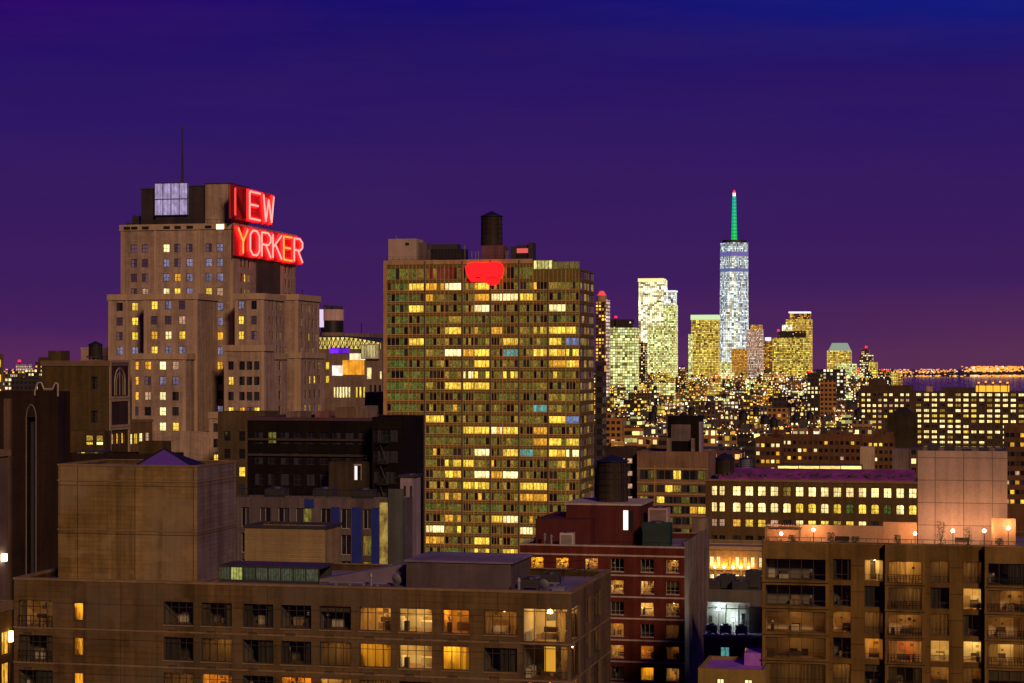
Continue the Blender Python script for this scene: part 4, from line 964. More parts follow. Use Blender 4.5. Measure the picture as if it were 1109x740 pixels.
v = vol(143, 201.5, -17, -12.01); hvol('lower_wing', v, 0, E.Z(383, v[1], -17), [146.5, 160, 176, 190], [], range(8, 20), {(8, 0): 'amber', (8, 1): 'amber', (8, 2): 'white', (8, 3): 'pink', (9, 0): 'amber', (9, 1): 'sky', (9, 2): 'lilac', (9, 3): 'lilac', (10, 0): 'amber', (10, 1): 'pink', (10, 2): 'white', (10, 3): 'dark', (11, 2): 'white', (12, 2): 'white', (12, 3): 'yellow'}, -17, v[1])
v = vol(243, 286.5, -14, -9.01, 297); hvol('lower_wing', v, 0, E.Z(374, v[1], -14), [250, 262, 270, 278], [], range(8, 20), {(9, 0): 'yellow', (8, 0): 'dark', (8, 1): 'dark', (8, 2): 'dark', (8, 3): 'dark', (9, 1): 'dark', (9, 2): 'dark', (9, 3): 'dark', (10, 0): 'dark', (10, 1): 'dark', (10, 2): 'dark', (10, 3): 'dark'}, -14, v[1], fw_=1.3)
v2 = (x1R - 3, x1R + .7, v[3] + .01, E.V(311, x1R + .7)); hvol('lower_wing', v2, 0, E.Z(383, x1R, v2[2]), [], [293, 303], range(8, 20), {}, v2[2], x1R + .7, rw_=1.6)
v2 = (wE + .5, x1R + .7, E.V(326, x1R + .7), E.V(351, x1R + .7)); hvol('lower_wing', v2, 0, E.Z(382, x1R, v2[2]), [], [331, 336, 341, 346], range(8, 20), {}, v2[2], x1R + .7, rst={(9, 1): 'yellow', (9, 2): 'yellow'}, rw_=1.4)
v = vol(227, 273, -21, -14.01, 286); hvol('base_wing', v, 0, E.Z(447, v[1], -21), [234, 246, 258, 268], [279], range(12, 24), {(12, 1): 'pink', (13, 0): 'dark', (13, 2): 'dark', (14, 1): 'yellow', (15, 2): 'yellow', (15, 0): 'dark'}, -21, v[1], fw_=1.3)
v = vol(141, 228, -21, -17.01); hvol('base_wing', v, 0, E.Z(468, v[1], -21), [], [], range(0), {}, -21, v[1], cap=False)
allw = [(fm, s) for fm, ss in EW for s in ss]
prio = lambda t: 0 if t[1][4] in ('white', 'yellow', 'amber', 'pink') else (1 if t[1][4] == 'lilac' else 2)
allw.sort(key=prio)
rest = MB()
for i, (fm, s) in enumerate(allw):
    a, bb, c, e, st, nx, nz = s
    if i < 100:
        mb = MB(); win_into(mb, fm, a, bb, c, e, .24, nx, nz, .10, 1); mb.build('window', [m_frame, LIT[st]], E.root)
    else: win_into(rest, fm, a, bb, c, e, .24, nx, nz, .10, 1 + PAL.index(st))
o = rest.build('window', [m_frame] + [LIT[k] for k in PAL], E.root); o['kind'] = 'stuff'
mb = MB()
for px in (138, 146, 158, 181, 193, 206, 226, 239):                           # attic slots under the cornice
    u = E.U(px); mb.box(u - .8, u + .8, -.32, -.305, zE - 1.1, zE - .4)
mb.build('attic_vent', m_black, E.root)
lt = MB(); u = E.U(239); lt.box(u - .9, u + .9, -.4, -.33, zE - 1.3, zE - .2); lt.build('attic_light', M_emit('attic_glow', (1, .8, .35), 3), E.root)
# penthouse blocks
zr = zE - .9
def pbox(pa, pb, y0, y1, pt_, mat, name='penthouse'):
    x0, x1 = E.U(pa, y0), E.U(pb, y0); mb = MB(); z = E.Z(pt_, x1, y0); mb.box(x0, x1, y0, y1, zr, z); o = mb.build(name, mat, E.root)
    cp = MB(); cp.box(x0 - .15, x1 + .15, y0 - .15, y1 + .15, z, z + .25); cp.build('coping', m_dark, o); return x0, x1, z
w_ph = M_wall('penthouse_brick', (.045, .034, .034), .9)
pbox(153, 169, 5, 20, 205, w_ph); pbox(168.5, 222, 4.2, 22, 202, w_ph)
x0, x1, z_ = pbox(222.3, 248.5, 3.5, 16, 199, w_hotel)
def billboard_mat():
    m, t, p = new_mat('violet_lit_billboard'); oc = t.coord('Object'); x, y, z = t.sep(oc)
    n = t.rng(t.noise(t.vmul(oc, (1.3, 1, .8)), .9, 5, .6), .3, .7, .35, 1.3)
    st = t.rng(t.m('SINE', t.m('MULTIPLY', x, 7.5)), -1, 1, .7, 1.1)
    p.inputs['Emission Color'].default_value = (.55, .48, .95, 1); t.l.new(t.m('MULTIPLY', t.m('MULTIPLY', n, st), .55), p.inputs['Emission Strength'])
    p.inputs['Base Color'].default_value = (.3, .28, .4, 1); return m
mb = MB(); a, bb = E.U(168, 4), E.U(203.5, 4); z0, z1b = E.Z(233, bb, 4), E.Z(198, bb, 4); mb.box(a, bb, 3.8, 4.1, z0, z1b); bo = mb.build('lit_panel', billboard_mat(), E.root)
mb = MB()
for q in (0, .5, 1): mb.box(a - .1, bb + .1, 3.6, 3.797, z0 + (z1b - z0) * q - .1, z0 + (z1b - z0) * q + .1)
for q in (0, .25, .5, .75, 1): mb.box(a + (bb - a) * q - .07, a + (bb - a) * q + .07, 3.65, 3.797, z0, z1b)
mb.build('panel_frame', m_dark, bo)
xa = E.U(197.5, 9); za = E.Z(201, xa, 9); zb = E.Z(140, xa, 9)
mb = MB(); mb.bar((xa, 9, za - 1), (xa, 9, za + (zb - za) * .55), .28, 0, 6, .2); mb.bar((xa, 9, za + (zb - za) * .55), (xa, 9, zb), .16, 0, 6, .1); mb.cyl(xa, 9, zb, zb + .8, .35, .1, 0, 8); mb.build('antenna', m_black, E.root)
railing(E, [(1, .6), (wE - 1, .6)], zr, 1.9, m_black, step=1.1)
for px, y, lab in ((141, 4, 'small dark roof unit left of the hotel penthouse'), (148, 8, 'second small dark roof unit left of the hotel penthouse, further back')):
    ac_unit(lab, E.world(E.U(px, y), y, zr), 1.6, 1.4, 1.6 + (2 if px == 148 else 0), m_dark)
rl = MB(); rl.bar((x1R - .6, E.V(330, x1R) , E.Z(319, x1R, 20)), (x1R - .6, E.V(330, x1R), E.Z(314, x1R, 20)), .1); rl.build('mast', m_black, E.root)

# ------------------------------------------------------------------ the red sign on its scaffold
STROKES = {'N': [[(0, 0), (0, 1), (1, 0), (1, 1)]], 'E': [[(1, 1), (0, 1), (0, 0), (1, 0)], [(0, .52), (.8, .52)]], 'W': [[(0, 1), (.22, 0), (.5, .85), (.78, 0), (1, 1)]],
  'Y': [[(0, 1), (.5, .48), (1, 1)], [(.5, .48), (.5, 0)]], 'O': [[(.28, 0), (0, .2), (0, .8), (.28, 1), (.72, 1), (1, .8), (1, .2), (.72, 0), (.28, 0)]],
  'R': [[(0, 0), (0, 1), (.72, 1), (1, .86), (1, .64), (.72, .5), (0, .5)], [(.45, .5), (1, 0)]], 'K': [[(0, 0), (0, 1)], [(1, 1), (0, .44)], [(.3, .58), (1, 0)]]}
m_red = M_emit('red_letter_face', (1.0, .006, .008), 3.2)
m_neon = {'hot': M_emit('neon_white_hot', (1.0, .22, .18), 2.3), 'amber': M_emit('neon_amber', (1.0, .26, .03), 1.9), 'low': M_emit('neon_low_red', (1.0, .05, .03), 1.3)}
m_signp = M_plain('sign_bloom_red', (.75, .012, .02), .7); m_red_off = M_plain('unlit_red_letter', (.20, .008, .008), .5)  # sheet behind the letters: its red puts their bloom into colour
S = empty('illuminated_sign', E.world(wE, 0, zE), 'red glowing NEW YORKER letters in two lines on the right side of the hotel top', 'sign', -TH)
xs = .9
def sign_line(text, pa, pb, pyt, pyb, cols, gap=.2, first=None):
    ya, yb = E.V(pa, wE + xs), E.V(pb, wE + xs); zt_, zb_ = E.Z(pyt, wE + xs, ya) - zE, E.Z(pyb, wE + xs, ya) - zE
    mb = MB(); mb.box(xs - .45, xs - .25, ya, yb, zb_ - .7, zt_ + .7); mb.build('bloom_backing', m_signp, S)
    mb = MB(); n = 10
    for i in range(n + 1):
        y = ya + (yb - ya) * i / n; mb.bar((xs - .6, y, zb_ - 1.2), (xs - .6, y, zt_ + 1.0), .09)
        if i < n: mb.bar((xs - .7, y, zb_ - .6), (xs - .7, y + (yb - ya) / n, zt_ + .6), .06)
    mb.build('scaffold', m_dark, S)
    step = (yb - ya) / len(text); lw = step * (1 - gap)
    for i, ch in enumerate(text):
        y0 = ya + i * step + step * gap / 2; wl = lw
        lb = MB(); nb = MB()
        for line in STROKES[ch]:
            P = [(y0 + u * wl, zb_ + v_ * (zt_ - zb_)) for u, v_ in line]
            for (p, q), (p2, q2) in zip(P[:-1], P[1:]):
                lb.bar((xs, p, q), (xs, p2, q2), .55); nb.bar((xs + .5, p, q), (xs + .5, p2, q2), .21, 0, 6)
            for p, q in P: lb.box(xs - .43, xs + .43, p - .38, p + .38, q - .38, q + .38)
        if cols[i] == 'low':                                                  # most of this letter's tubes are out
            nb = MB(); nb.bar((xs + .5, y0, zb_), (xs + .5, y0, zt_), .24, 0, 6)
        lo = lb.build('letter', m_red_off if cols[i] == 'low' else m_red, S); nb.build('neon_tube', m_neon[cols[i]], lo)
sign_line('NEW', 250.5, 296, 203, 233, ['low', 'hot', 'hot'], .24)
sign_line('YORKER', 254.5, 326.5, 246.5, 273.5, ['amber', 'hot', 'hot', 'hot', 'amber', 'hot'], .20)

# ------------------------------------------------------------------ the wide glass tower
w_gl = M_wall('golden_spandrel', (.15, .115, .030), .6, .25, .25)
G = B('glass_tower', 'wide glass apartment tower with many yellow lit window strips and a wooden tank on top', 'building', 415.5, 628, 530)
zG = G.Z(281); zG2 = G.Z(291); dG = G.V(643.5, G.w); fh = 3.0
bayp = [(419, 442), (442.7, 459), (461, 481), (481.7, 499.5), (501.5, 513), (513.6, 530), (532, 544), (544.6, 561), (563, 577), (577.6, 592.5), (594.5, 612.5), (613, 627)]
GL = {1: {2: 'yellow', 3: 'amber', 4: 'white', 6: 'yellow', 11: 'dim'}, 2: {6: 'amber', 7: 'white', 8: 'white', 9: 'yellow'}, 3: {2: 'yellow', 6: 'white', 11: 'white'}, 4: {4: 'dim'}, 5: {4: 'yellow', 7: 'amber', 9: 'dim', 10: 'dim', 11: 'yellow', 12: 'yellow'},
 6: {2: 'yellow', 8: 'yellow', 11: 'yellow', 12: 'blue'}, 7: {4: 'white', 5: 'amber', 6: 'yellow', 8: 'teal', 10: 'yellow', 11: 'yellow', 12: 'yellow'}, 8: {6: 'yellow', 11: 'amber', 12: 'yellow'}, 9: {5: 'white', 6: 'yellow', 8: 'yellow', 11: 'dim'},
 10: {4: 'yellow', 5: 'yellow', 6: 'yellow'}, 11: {11: 'dim'}, 12: {10: 'teal', 11: 'dim'}, 13: {1: 'dim', 2: 'yellow', 3: 'yellow', 11: 'yellow', 12: 'blue'}, 14: {5: 'yellow', 6: 'yellow', 7: 'white', 8: 'yellow', 10: 'amber'}, 15: {8: 'dim', 10: 'amber', 11: 'yellow', 12: 'yellow'},
 16: {6: 'white', 8: 'yellow', 9: 'teal', 11: 'yellow', 12: 'white'}, 17: {2: 'amber', 4: 'yellow', 5: 'yellow', 6: 'dim'}, 18: {4: 'yellow', 6: 'white', 7: 'amber', 8: 'white'}, 19: {5: 'yellow', 6: 'yellow', 9: 'yellow', 10: 'yellow'}, 20: {2: 'amber', 4: 'amber', 9: 'amber', 10: 'amber'},
 22: {4: 'amber', 7: 'yellow', 8: 'white'}, 23: {3: 'white', 4: 'dim', 9: 'white'}, 24: {3: 'amber', 6: 'yellow'}, 25: {4: 'green', 8: 'yellow', 6: 'dim'}, 27: {3: 'yellow', 6: 'amber'}, 28: {5: 'white', 9: 'yellow'}, 30: {4: 'yellow', 8: 'amber'}}
m_mull = M_plain('mullion_tan', (.50, .33, .12), .6)
gs = []; gr = random.Random(8)
zt0 = G.Z(305.2)
for k in range(0, 36):
    for g, (a, c) in enumerate(bayp, 1):
        if k == 0:
            if g >= 10: continue
            z1_, z0_ = zG - 1.9, zG - 5.0
        else: z1_ = zt0 - fh * (k - 1); z0_ = z1_ - 1.95
        n = 5 if c - a > 19 else 4
        lit = GL.get(k, {}).get(g)
        dk = lambda: gr.choice(('dark', 'dark', 'olive', 'dim', 'olive', 'olive', 'dark', 'olive', 'dim', 'amber' if gr.random() < .3 else 'olive') if k not in (0, 4, 11, 15, 21) else ('olive', 'olive', 'green', 'dark'))
        if g <= 2 and not lit: dk = lambda: gr.choice(('green', 'olive', 'green', 'dark'))
        if lit and lit != 'dim': st = [lit if gr.random() < .82 else gr.choice(('amber', 'olive', lit)) for _ in range(n)]; st[0] = lit
        elif lit: st = [gr.choice(('dim', 'dim', 'olive', 'yellow')) for _ in range(n)]
        else: st = [dk() for _ in range(n)]
        gs.append((G.U(a), G.U(c), z0_, z1_, st, n, 1))
xR = G.U(577); vG = (0, G.w, 0, dG)
mbw = MB()
facade(mbw, fmap('f', vG), 0, xR, 0, zG, [s[:4] for s in gs], .25); facade(mbw, fmap('f', vG), xR, G.w, 0, zG2, [s[:4] for s in gs], .25)
rgs = []
for k in range(36):
    z1_ = (zt0 + fh) - fh * k
    for y0_, y1_ in ((.8, dG * .48), (dG * .52, dG - .6)):
        rgs.append((y0_, y1_, z1_ - 2.0, z1_, [gr.choice(('sky', 'dark', 'olive', 'sky', 'dim')) for _ in range(3)], 3, 1))
facade(mbw, fmap('r', vG), 0, dG, 0, zG2, [s[:4] for s in rgs], .25, uo=500); facade(mbw, fmap('l', vG), 0, dG, 0, zG, (), 0); facade(mbw, fmap('k', vG), 0, G.w, 0, zG2, (), 0)
mbw.face(((xR, 0, zG2), (xR, dG, zG2), (xR, dG, zG), (xR, 0, zG)))
gw = mbw.build('wall', w_gl, G.root)
mb = MB(); mb.face(((0, 0, zG - .01), (xR, 0, zG - .01), (xR, dG, zG - .01), (0, dG, zG - .01))); mb.face(((xR, 0, zG2 - .01), (G.w, 0, zG2 - .01), (G.w, dG, zG2 - .01), (xR, dG, zG2 - .01))); mb.build('roof', m_roof_d, gw)
lits = [s for s in gs if any(x in ('yellow', 'amber', 'white', 'blue', 'teal', 'dim') for x in s[4])]
for s in lits: s[4].sort(key=lambda x: 0)
rest = MB(); nwin = 0; fmf = fmap('f', vG)
for s in sorted(gs, key=lambda s: -sum(x in ('yellow', 'amber', 'white', 'blue', 'teal') for x in s[4])):
    a, c, z0_, z1_, st, n, nz_ = s
    if nwin < 100:
        ks = list(dict.fromkeys(st)); mb = MB(); win_into(mb, fmf, a, c, z0_, z1_, .2, n, 1, .07, [1 + ks.index(k) for k in st]); mb.build('window', [m_mull] + [LIT[k] for k in ks], G.root); nwin += 1
    else: win_into(rest, fmf, a, c, z0_, z1_, .2, n, 1, .07, [1 + PAL.index(k) for k in st])
for s in rgs: win_into(rest, fmap('r', vG), s[0], s[1], s[2], s[3], .2, 3, 1, .07, [1 + PAL.index(k) for k in s[4]])
o = rest.build('window', [m_mull] + [LIT[k] for k in PAL], G.root); o['kind'] = 'stuff'
mb = MB()
for k in range(36):                                                           # thin projecting slab edges and column ribs
    z = zt0 - fh * k - 2.45 + .02; mb.box(.0, G.w, -.12, -.003, z + .35, z + .50); mb.box(.0, G.w, -.10, -.003, z - .10, z - .02)
mb.build('slab_edge', M_plain('slab_edge_gold', (.55, .32, .12), .7), gw)
mb = MB()
for k_ in range(12):
    a, c = G.U(bayp[k_][0]), G.U(bayp[k_][1]); n = 5 if bayp[k_][1] - bayp[k_][0] > 19 else 4
    for i in range(n + 1):
        u = a + (c - a) * i / n; mb.box(u - .05, u + .05, -.09, -.0035, 0, zG - 1 if bayp[k_][0] < 577 else zG2 - .3)
mb.build('mullion', m_mull, gw)
mb = MB()
for px in (460, 500.5, 531, 562, 593.5): u = G.U(px); mb.box(u - .2, u + .2, -.2, -.123, 0, zG if px < 577 else zG2)
mb.build('column', M_plain('column_brown', (.10, .07, .05), .8), gw)
mb = MB(); mb.box(-.02, G.U(418.6), -.24, -.003, 0, zG + .2); mb.build('edge_strip', M_wall('edge_strip_tan', (.48, .28, .14)), gw)
mb = MB(); mb.box(0, xR, -.16, -.003, zG - .9, zG + .3); mb.build('parapet', M_wall('parapet_tan', (.40, .25, .13)), gw)
# lit lounge at the step and glass wind screens
mb = MB(); x0, x1 = G.U(577.5), G.U(598); z0_, z1_ = zG2 - 2.0, zG - .2; mb.box(x0, x1, .3, 9, z0_ + 2.2, z1_ + .25)
lo_ = mb.build('roof_lounge', w_gl, G.root)
n = 5; mb = MB()
for i in range(n):
    a = x0 + (x1 - x0) * i / n; c = x0 + (x1 - x0) * (i + 1) / n; SEED[0] += 3; s = SEED[0]
    mb.face(((a + .1, .29, zG2 - .2), (c - .1, .29, zG2 - .2), (c - .1, .29, z1_), (a + .1, .29, z1_)), 0, [(s + .02, 0), (s + .98, 0), (s + .98, 1), (s + .02, 1)])
mb.build('lounge_glazing', M_lit('lounge_light', (1, .88, .28), 1.1, contrast=.6), lo_)
mb = MB()
for i in range(14):
    a = G.U(599) + (G.w - G.U(599)) * i / 14; c = G.U(599) + (G.w - G.U(599)) * (i + 1) / 14; SEED[0] += 3; s = SEED[0]
    mb.face(((a + .05, .1, zG2), (c - .05, .1, zG2), (c - .05, .1, zG2 + 1.9), (a + .05, .1, zG2 + 1.9)), 0, [(s + .02, 0), (s + .98, 0), (s + .98, 1), (s + .02, 1)])
    mb.box(a - .06, a + .06, .05, .15, zG2, zG2 + 2.0, 1)
mb.build('wind_screen', [LIT['olive'], m_frame_l], G.root)
# roof things
zr = zG
def gz(py, px, y): return G.Z(py, G.U(px, y), y)
mb = MB(); mb.box(G.U(420.5, 2), G.U(451, 2), 2, 9, zr, gz(258.5, 451, 2)); bk = mb.build('bulkhead', M_wall('beige_panel', (.40, .30, .25), .8, .08, .15), G.root)
mb = MB(); mb.box(G.U(439, 2), G.U(443, 2), 1.95, 1.997, gz(266, 441, 2), gz(263, 441, 2)); mb.build('vent_opening', m_black, bk)
mb = MB(); mb.bar((G.U(429, 4), 4, gz(258.5, 451, 2)), (G.U(429, 4), 4, gz(254, 451, 2)), .12); mb.build('vent_pipe', m_steel, bk)
mb = MB(); mb.box(G.U(452.5, 4), G.U(462, 4), 4, 10, zr, gz(263, 460, 4)); mb.box(G.U(462.2, 5), G.U(466, 5), 5, 9, zr, gz(270, 460, 4)); mb.build('bulkhead', M_wall('grey_violet_panel', (.12, .095, .10)), G.root)
t = empty('cooling_tower', G.world(G.U(486, 5), 5, zr), 'long dark cooling unit left of the round tank on the glass tower', 'cooling unit', -TH)
w2 = (G.U(503, 5) - G.U(469, 5)) / 2; hh = gz(264.5, 486, 5) - zr
mb = MB(); mb.box(-w2, w2, 0, 4, .8, hh * .72); mb.build('casing', m_black, t)
mb = MB(); mb.box(-w2 - .2, w2 * .55, -.1, 4.1, hh * .72, hh); mb.build('hood', m_dark, t)
for sx in (-1, 1):
    mb = MB(); mb.box(sx * w2 - .15, sx * w2 + .15, .2, .5, 0, hh * .9); mb.build('leg', m_steel, t)
mb = MB()
for i in range(9): mb.box(-w2 * .92 + i * w2 * .2, -w2 * .92 + i * w2 * .2 + .12, -.05, -.003, 1, hh * .7)
mb.build('grille', m_dark, t)
mb = MB(); mb.box(G.U(521, 6), G.U(545.5, 6), 6, 12, zr, gz(266, 533, 6)); mb.build('tank_base', M_wall('plum_render', (.14, .06, .075)), G.root)
zb = gz(266, 533, 6); xT = G.U(532.5, 9)
water_tank('water_tank', 'tall dark wooden tank with conical lid on the glass tower roof', G.world(xT, 9, zb), G.U(544, 9) - xT, gz(235, 533, 9) - zb, cone=1.6, base=False, n=36)
t = empty('cooling_tower', G.world(G.U(565, 5), 5, zr), 'boxy cooling unit with a red-lit strip right of the round tank', 'cooling unit', -TH)
w2 = (G.U(577, 5) - G.U(553, 5)) / 2; hh = gz(263, 565, 5) - zr
mb = MB(); mb.box(-w2, -w2 * .55, 0, 4, 0, hh * .8); mb.box(w2 * .6, w2, 0, 4, 0, hh); mb.box(-w2 * .545, w2 * .595, 1, 4, 0, hh * .9); mb.build('casing', m_dark, t)
mb = MB(); mb.box(-w2 * .5, w2 * .5, .8, .99, hh * .45, hh * .7); mb.build('lit_strip', M_emit('red_strip_light', (.9, .12, .12), .8), t)
mb = MB(); mb.box(-w2 * .5, w2 * .5, .8, .99, .1, hh * .4); mb.build('grille', m_black, t)
railing(G, [(.5, .8), (xR - .5, .8)], zr, 1.3, m_dark, step=1.8)
for px in (511, 515, 518, 548, 550):
    roof_vent({511: 'thin pale roof pipe left of the wooden tank, outermost', 515: 'thin pale roof pipe left of the wooden tank, middle one', 518: 'thin pale roof pipe hugging the left side of the wooden tank', 548: 'thin roof pipe just right of the wooden tank', 550: 'thin roof pipe beside the red-lit cooling unit'}[px], G.world(G.U(px, 5), 5, zr), 2.6, .14)
# red glowing emblem hung on the facade
t = empty('red_emblem', G.world(G.U(526), -.3, G.Z(297, G.U(526))), 'solid red glowing rounded emblem hung near the top of the glass tower', 'sign', -TH)
ex = (G.U(547) - G.U(505.5)) / 2; ez = (G.Z(284.5, G.U(526)) - G.Z(310, G.U(526))) / 2
prof = [(-.86, .88), (-.5, 1), (-.05, .92), (.3, 1), (.72, .98), (.93, .75), (1, .35), (.93, -.1), (.80, -.45), (.72, -.82), (.5, -1), (.18, -.92), (.02, -.68), (-.3, -.66), (-.72, -.66), (-.84, -.3), (-.97, .15), (-1, .55)]
mb = MB(); Pf = [(u * ex, -.95, v_ * ez) for u, v_ in prof]; Pb = [(u * ex, -.7, v_ * ez) for u, v_ in prof]
mb.face(Pf[::-1]); mb.face(Pb)
for i in range(len(Pf)): j = (i + 1) % len(Pf); mb.face((Pf[i], Pf[j], Pb[j], Pb[i]))
mb.build('lit_face', M_emit('emblem_red', (1.0, .0, .003), 3.0), t)
mb = MB()
for q in (-.7, -.2, .3, .75): mb.bar((q * ex, -.7, .4 * ez), (q * ex, .28, .4 * ez), .12); mb.bar((q * ex, -.7, -.4 * ez), (q * ex, .28, -.4 * ez), .12)
mb.build('bracket', m_dark, t)
for cx_, rr, bend in ((-.35, .14, .02), (.45, .34, .30)):
    mb = MB(); n = 10; aa = [math.pi * (.15 + .7 * i / n) for i in range(n + 1)]
    pts = [((cx_ + rr * math.cos(q)) * ex, -.98, (-.30 + bend * (math.sin(q) - 1)) * ez) for q in aa]
    for p, q in zip(pts[:-1], pts[1:]): mb.bar(p, q, .20)
    mb.build('dark_arc', M_emit('emblem_deep_red_%d' % (bend * 100), (.30 if bend < .2 else .72, 0, 0), .8), t)
# ------------------------------------------------------------------ lit hall between hotel and glass tower
K = B('arena_building', 'bright hall with glowing truss roof, violet strip and orange wall between hotel and glass tower', 'building', 343, 414, 700)
z1 = K.Z(378); dK = 55; v = (0, K.w, 0, dK)
w_ar = M_wall('arena_panel', (.20, .14, .11), .85)
def kq(a, c, t_, b_): return (K.U(a), K.U(c), K.Z(b_, K.U((a + c) / 2)), K.Z(t_, K.U((a + c) / 2)))
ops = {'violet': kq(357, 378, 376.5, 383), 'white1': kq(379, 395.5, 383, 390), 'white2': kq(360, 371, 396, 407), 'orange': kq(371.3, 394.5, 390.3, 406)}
wn = [kq(397, 402.5, 398, 411) + ('white',), kq(411, 413.5, 402, 411) + ('white',), kq(352.5, 356.5, 392, 400.5) + ('yellow',), kq(352.5, 356.5, 407, 415) + ('yellow',)]
wn += [kq(a, a + 2.4, 419, 431) + (('cream' if a < 382 else 'yellow'),) for a in (361, 364.2, 367.4, 370.6, 373.8, 377, 385, 389, 393)]
wn += [kq(a, a + 2.6, q, q + 8) + ('dark',) for a in (400, 405, 410) for q in (417, 430)]
shell(K, v, 0, z1, [w_ar], [x[:4] for x in wn], rec=.3)
add_windows(K.root, fmap('f', v), [x[:4] + (x[4], 1, 1) for x in wn], ft=.12)
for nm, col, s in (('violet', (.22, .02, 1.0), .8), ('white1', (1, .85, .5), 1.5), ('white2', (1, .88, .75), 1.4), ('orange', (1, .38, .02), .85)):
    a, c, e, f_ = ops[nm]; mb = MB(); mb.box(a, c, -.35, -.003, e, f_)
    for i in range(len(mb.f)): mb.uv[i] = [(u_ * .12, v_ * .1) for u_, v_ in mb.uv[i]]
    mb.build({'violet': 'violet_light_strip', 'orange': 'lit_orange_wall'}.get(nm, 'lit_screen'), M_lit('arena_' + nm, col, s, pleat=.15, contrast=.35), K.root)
# glowing truss roof band, curving down to the right
mb = MB(); gl = MB(); n = 14
xa, xb = K.U(345), K.U(412)
def top(u): return K.Z(364 + 8 * max(0, u - .45) ** 1.3 * 1.6, xa + (xb - xa) * u)
for i in range(n):
    u0, u1 = i / n, (i + 1) / n; x0, x1 = xa + (xb - xa) * u0, xa + (xb - xa) * u1; t0, t1 = top(u0), top(u1)
    mb.face(((x0, -.5, t0), (x1, -.5, t1), (x1, dK, t1), (x0, dK, t0))); mb.face(((x0, -.5, t0 - .5), (x1, -.5, t1 - .5), (x1, -.5, t1), (x0, -.5, t0)))
    mb.bar((x0, -.3, z1), (x1, -.3, t1 - .4), .16); mb.bar((x1, -.3, z1), (x1, -.3, t1 - .4), .14); mb.bar((x1, -.3, z1 + .1), (x0, -.3, t0 - .4), .12)
    SEED[0] += 5; gl.face(((x0, .5, z1 - .3), (x1, .5, z1 - .3), (x1, .5, t1 - .5), (x0, .5, t0 - .5)), 0, [(SEED[0] + .02, 0), (SEED[0] + .98, 0), (SEED[0] + .98, 1), (SEED[0] + .02, 1)])
kr = mb.build('truss_roof', m_dark, K.root); gl.build('roof_glow', M_lit('arena_roof_light', (1, .72, .16), 1.25, pleat=.5, contrast=.6), kr)
mb = MB(); mb.box(K.U(392), K.U(411.5), -1.2, -.004, K.Z(389, K.U(400)), K.Z(373, K.U(400))); lw = mb.build('glazed_bay', m_frame_l, K.root)
gl = MB()
for i in range(6):
    a = K.U(392.5) + (K.U(411) - K.U(392.5)) * i / 6; c = K.U(392.5) + (K.U(411) - K.U(392.5)) * (i + 1) / 6; SEED[0] += 5
    gl.face(((a + .12, -1.22, K.Z(388, K.U(400))), (c - .12, -1.22, K.Z(388, K.U(400))), (c - .12, -1.22, K.Z(374, K.U(400))), (a + .12, -1.22, K.Z(374, K.U(400)))), 0, [(SEED[0] + .02, 0), (SEED[0] + .98, 0), (SEED[0] + .98, 1), (SEED[0] + .02, 1)])
gl.build('pane', M_lit('arena_bay_light', (.95, .75, .3), .75, contrast=.5), lw)
# pink drum with dark band behind
t = B('drum_building', 'pinkish drum-topped tower behind the bright hall, by the hotel', 'building', 343.5, 368, 760)
mb = MB(); cxk = t.w / 2; rk = t.w / 2; zt_ = t.Z(335); zm = t.Z(347); zb = t.Z(360)
mb.cyl(cxk, rk, zm, zt_, rk, rk, 0, 40); mb.build('drum', M_wall('pink_panel', (.50, .34, .33), .7, .1, .1, panel=(2.2, 20), joint=.7), t.root)
mb = MB(); mb.cyl(cxk, rk, zb, zm, rk * .96, rk * .96, 0, 40); mb.build('dark_band', m_black, t.root)
mb = MB(); mb.cyl(cxk, rk, 0, zb, rk * 1.04, rk * 1.04, 0, 40); mb.build('wall', w_ar, t.root)
for q in (-.6, -.2, .3, .7):
    mb = MB(); mb.box(cxk + rk * q - .8, cxk + rk * q + .8, rk - 1, rk + 1, zt_, zt_ + rnd.uniform(.8, 2.0)); mb.build('roof_box', m_dark, t.root)
mb = MB(); a0 = t.U(345.5); mb.box(a0, a0 + 1.7, .6, rk, zb + 2, zt_); mb.build('lit_fin', M_emit('fin_light', (.85, .7, 1), .9, False), t.root)
t = B('low_roof_building', 'dark flat roof edge with rooftop clutter behind the bright hall', 'building', 366, 400, 790)
shell(t, (0, t.w, 0, 30), 0, t.Z(361), [w_ar], rec=0)
mb = MB(); mb.bar((t.U(389), 3, t.Z(361)), (t.U(389), 3, t.Z(350)), .2); mb.build('antenna', m_black, t.root)

# ------------------------------------------------------------------ black building in front of the hotel, and its neighbours
w_blk = M_wall('near_black_brick', (.011, .0075, .0065), .9, .4, .5, brick=(.5, .2))  # near-black brick colour
Q = B('dark_building', 'near-black building with one white lit doorway on its terrace, in front of the hotel', 'building', 268, 402, 330)
z1 = Q.Z(453); v = (0, Q.w, 0, 20); sp = []
for k in range(9):
    for i in range(9):
        a = Q.U(276 + i * 14); st = 'dark'
        if (k, i) == (0, 1): st = 'olive'
        sp.append((a, a + 1.5, z1 - 4.4 - 3.5 * k, z1 - 2.4 - 3.5 * k, st, 2, 2))
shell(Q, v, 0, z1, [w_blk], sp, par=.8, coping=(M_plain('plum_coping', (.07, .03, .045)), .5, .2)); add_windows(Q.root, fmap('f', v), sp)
mb = MB()
for py in (478, 495): mb.box(0, Q.w, -.4, -.003, Q.Z(py), Q.Z(py) + .35)
mb.build('ledge', M_plain('brown_ledge', (.045, .032, .022)), Q.root)
x0, x1 = Q.U(356, -6), Q.U(398, -6)
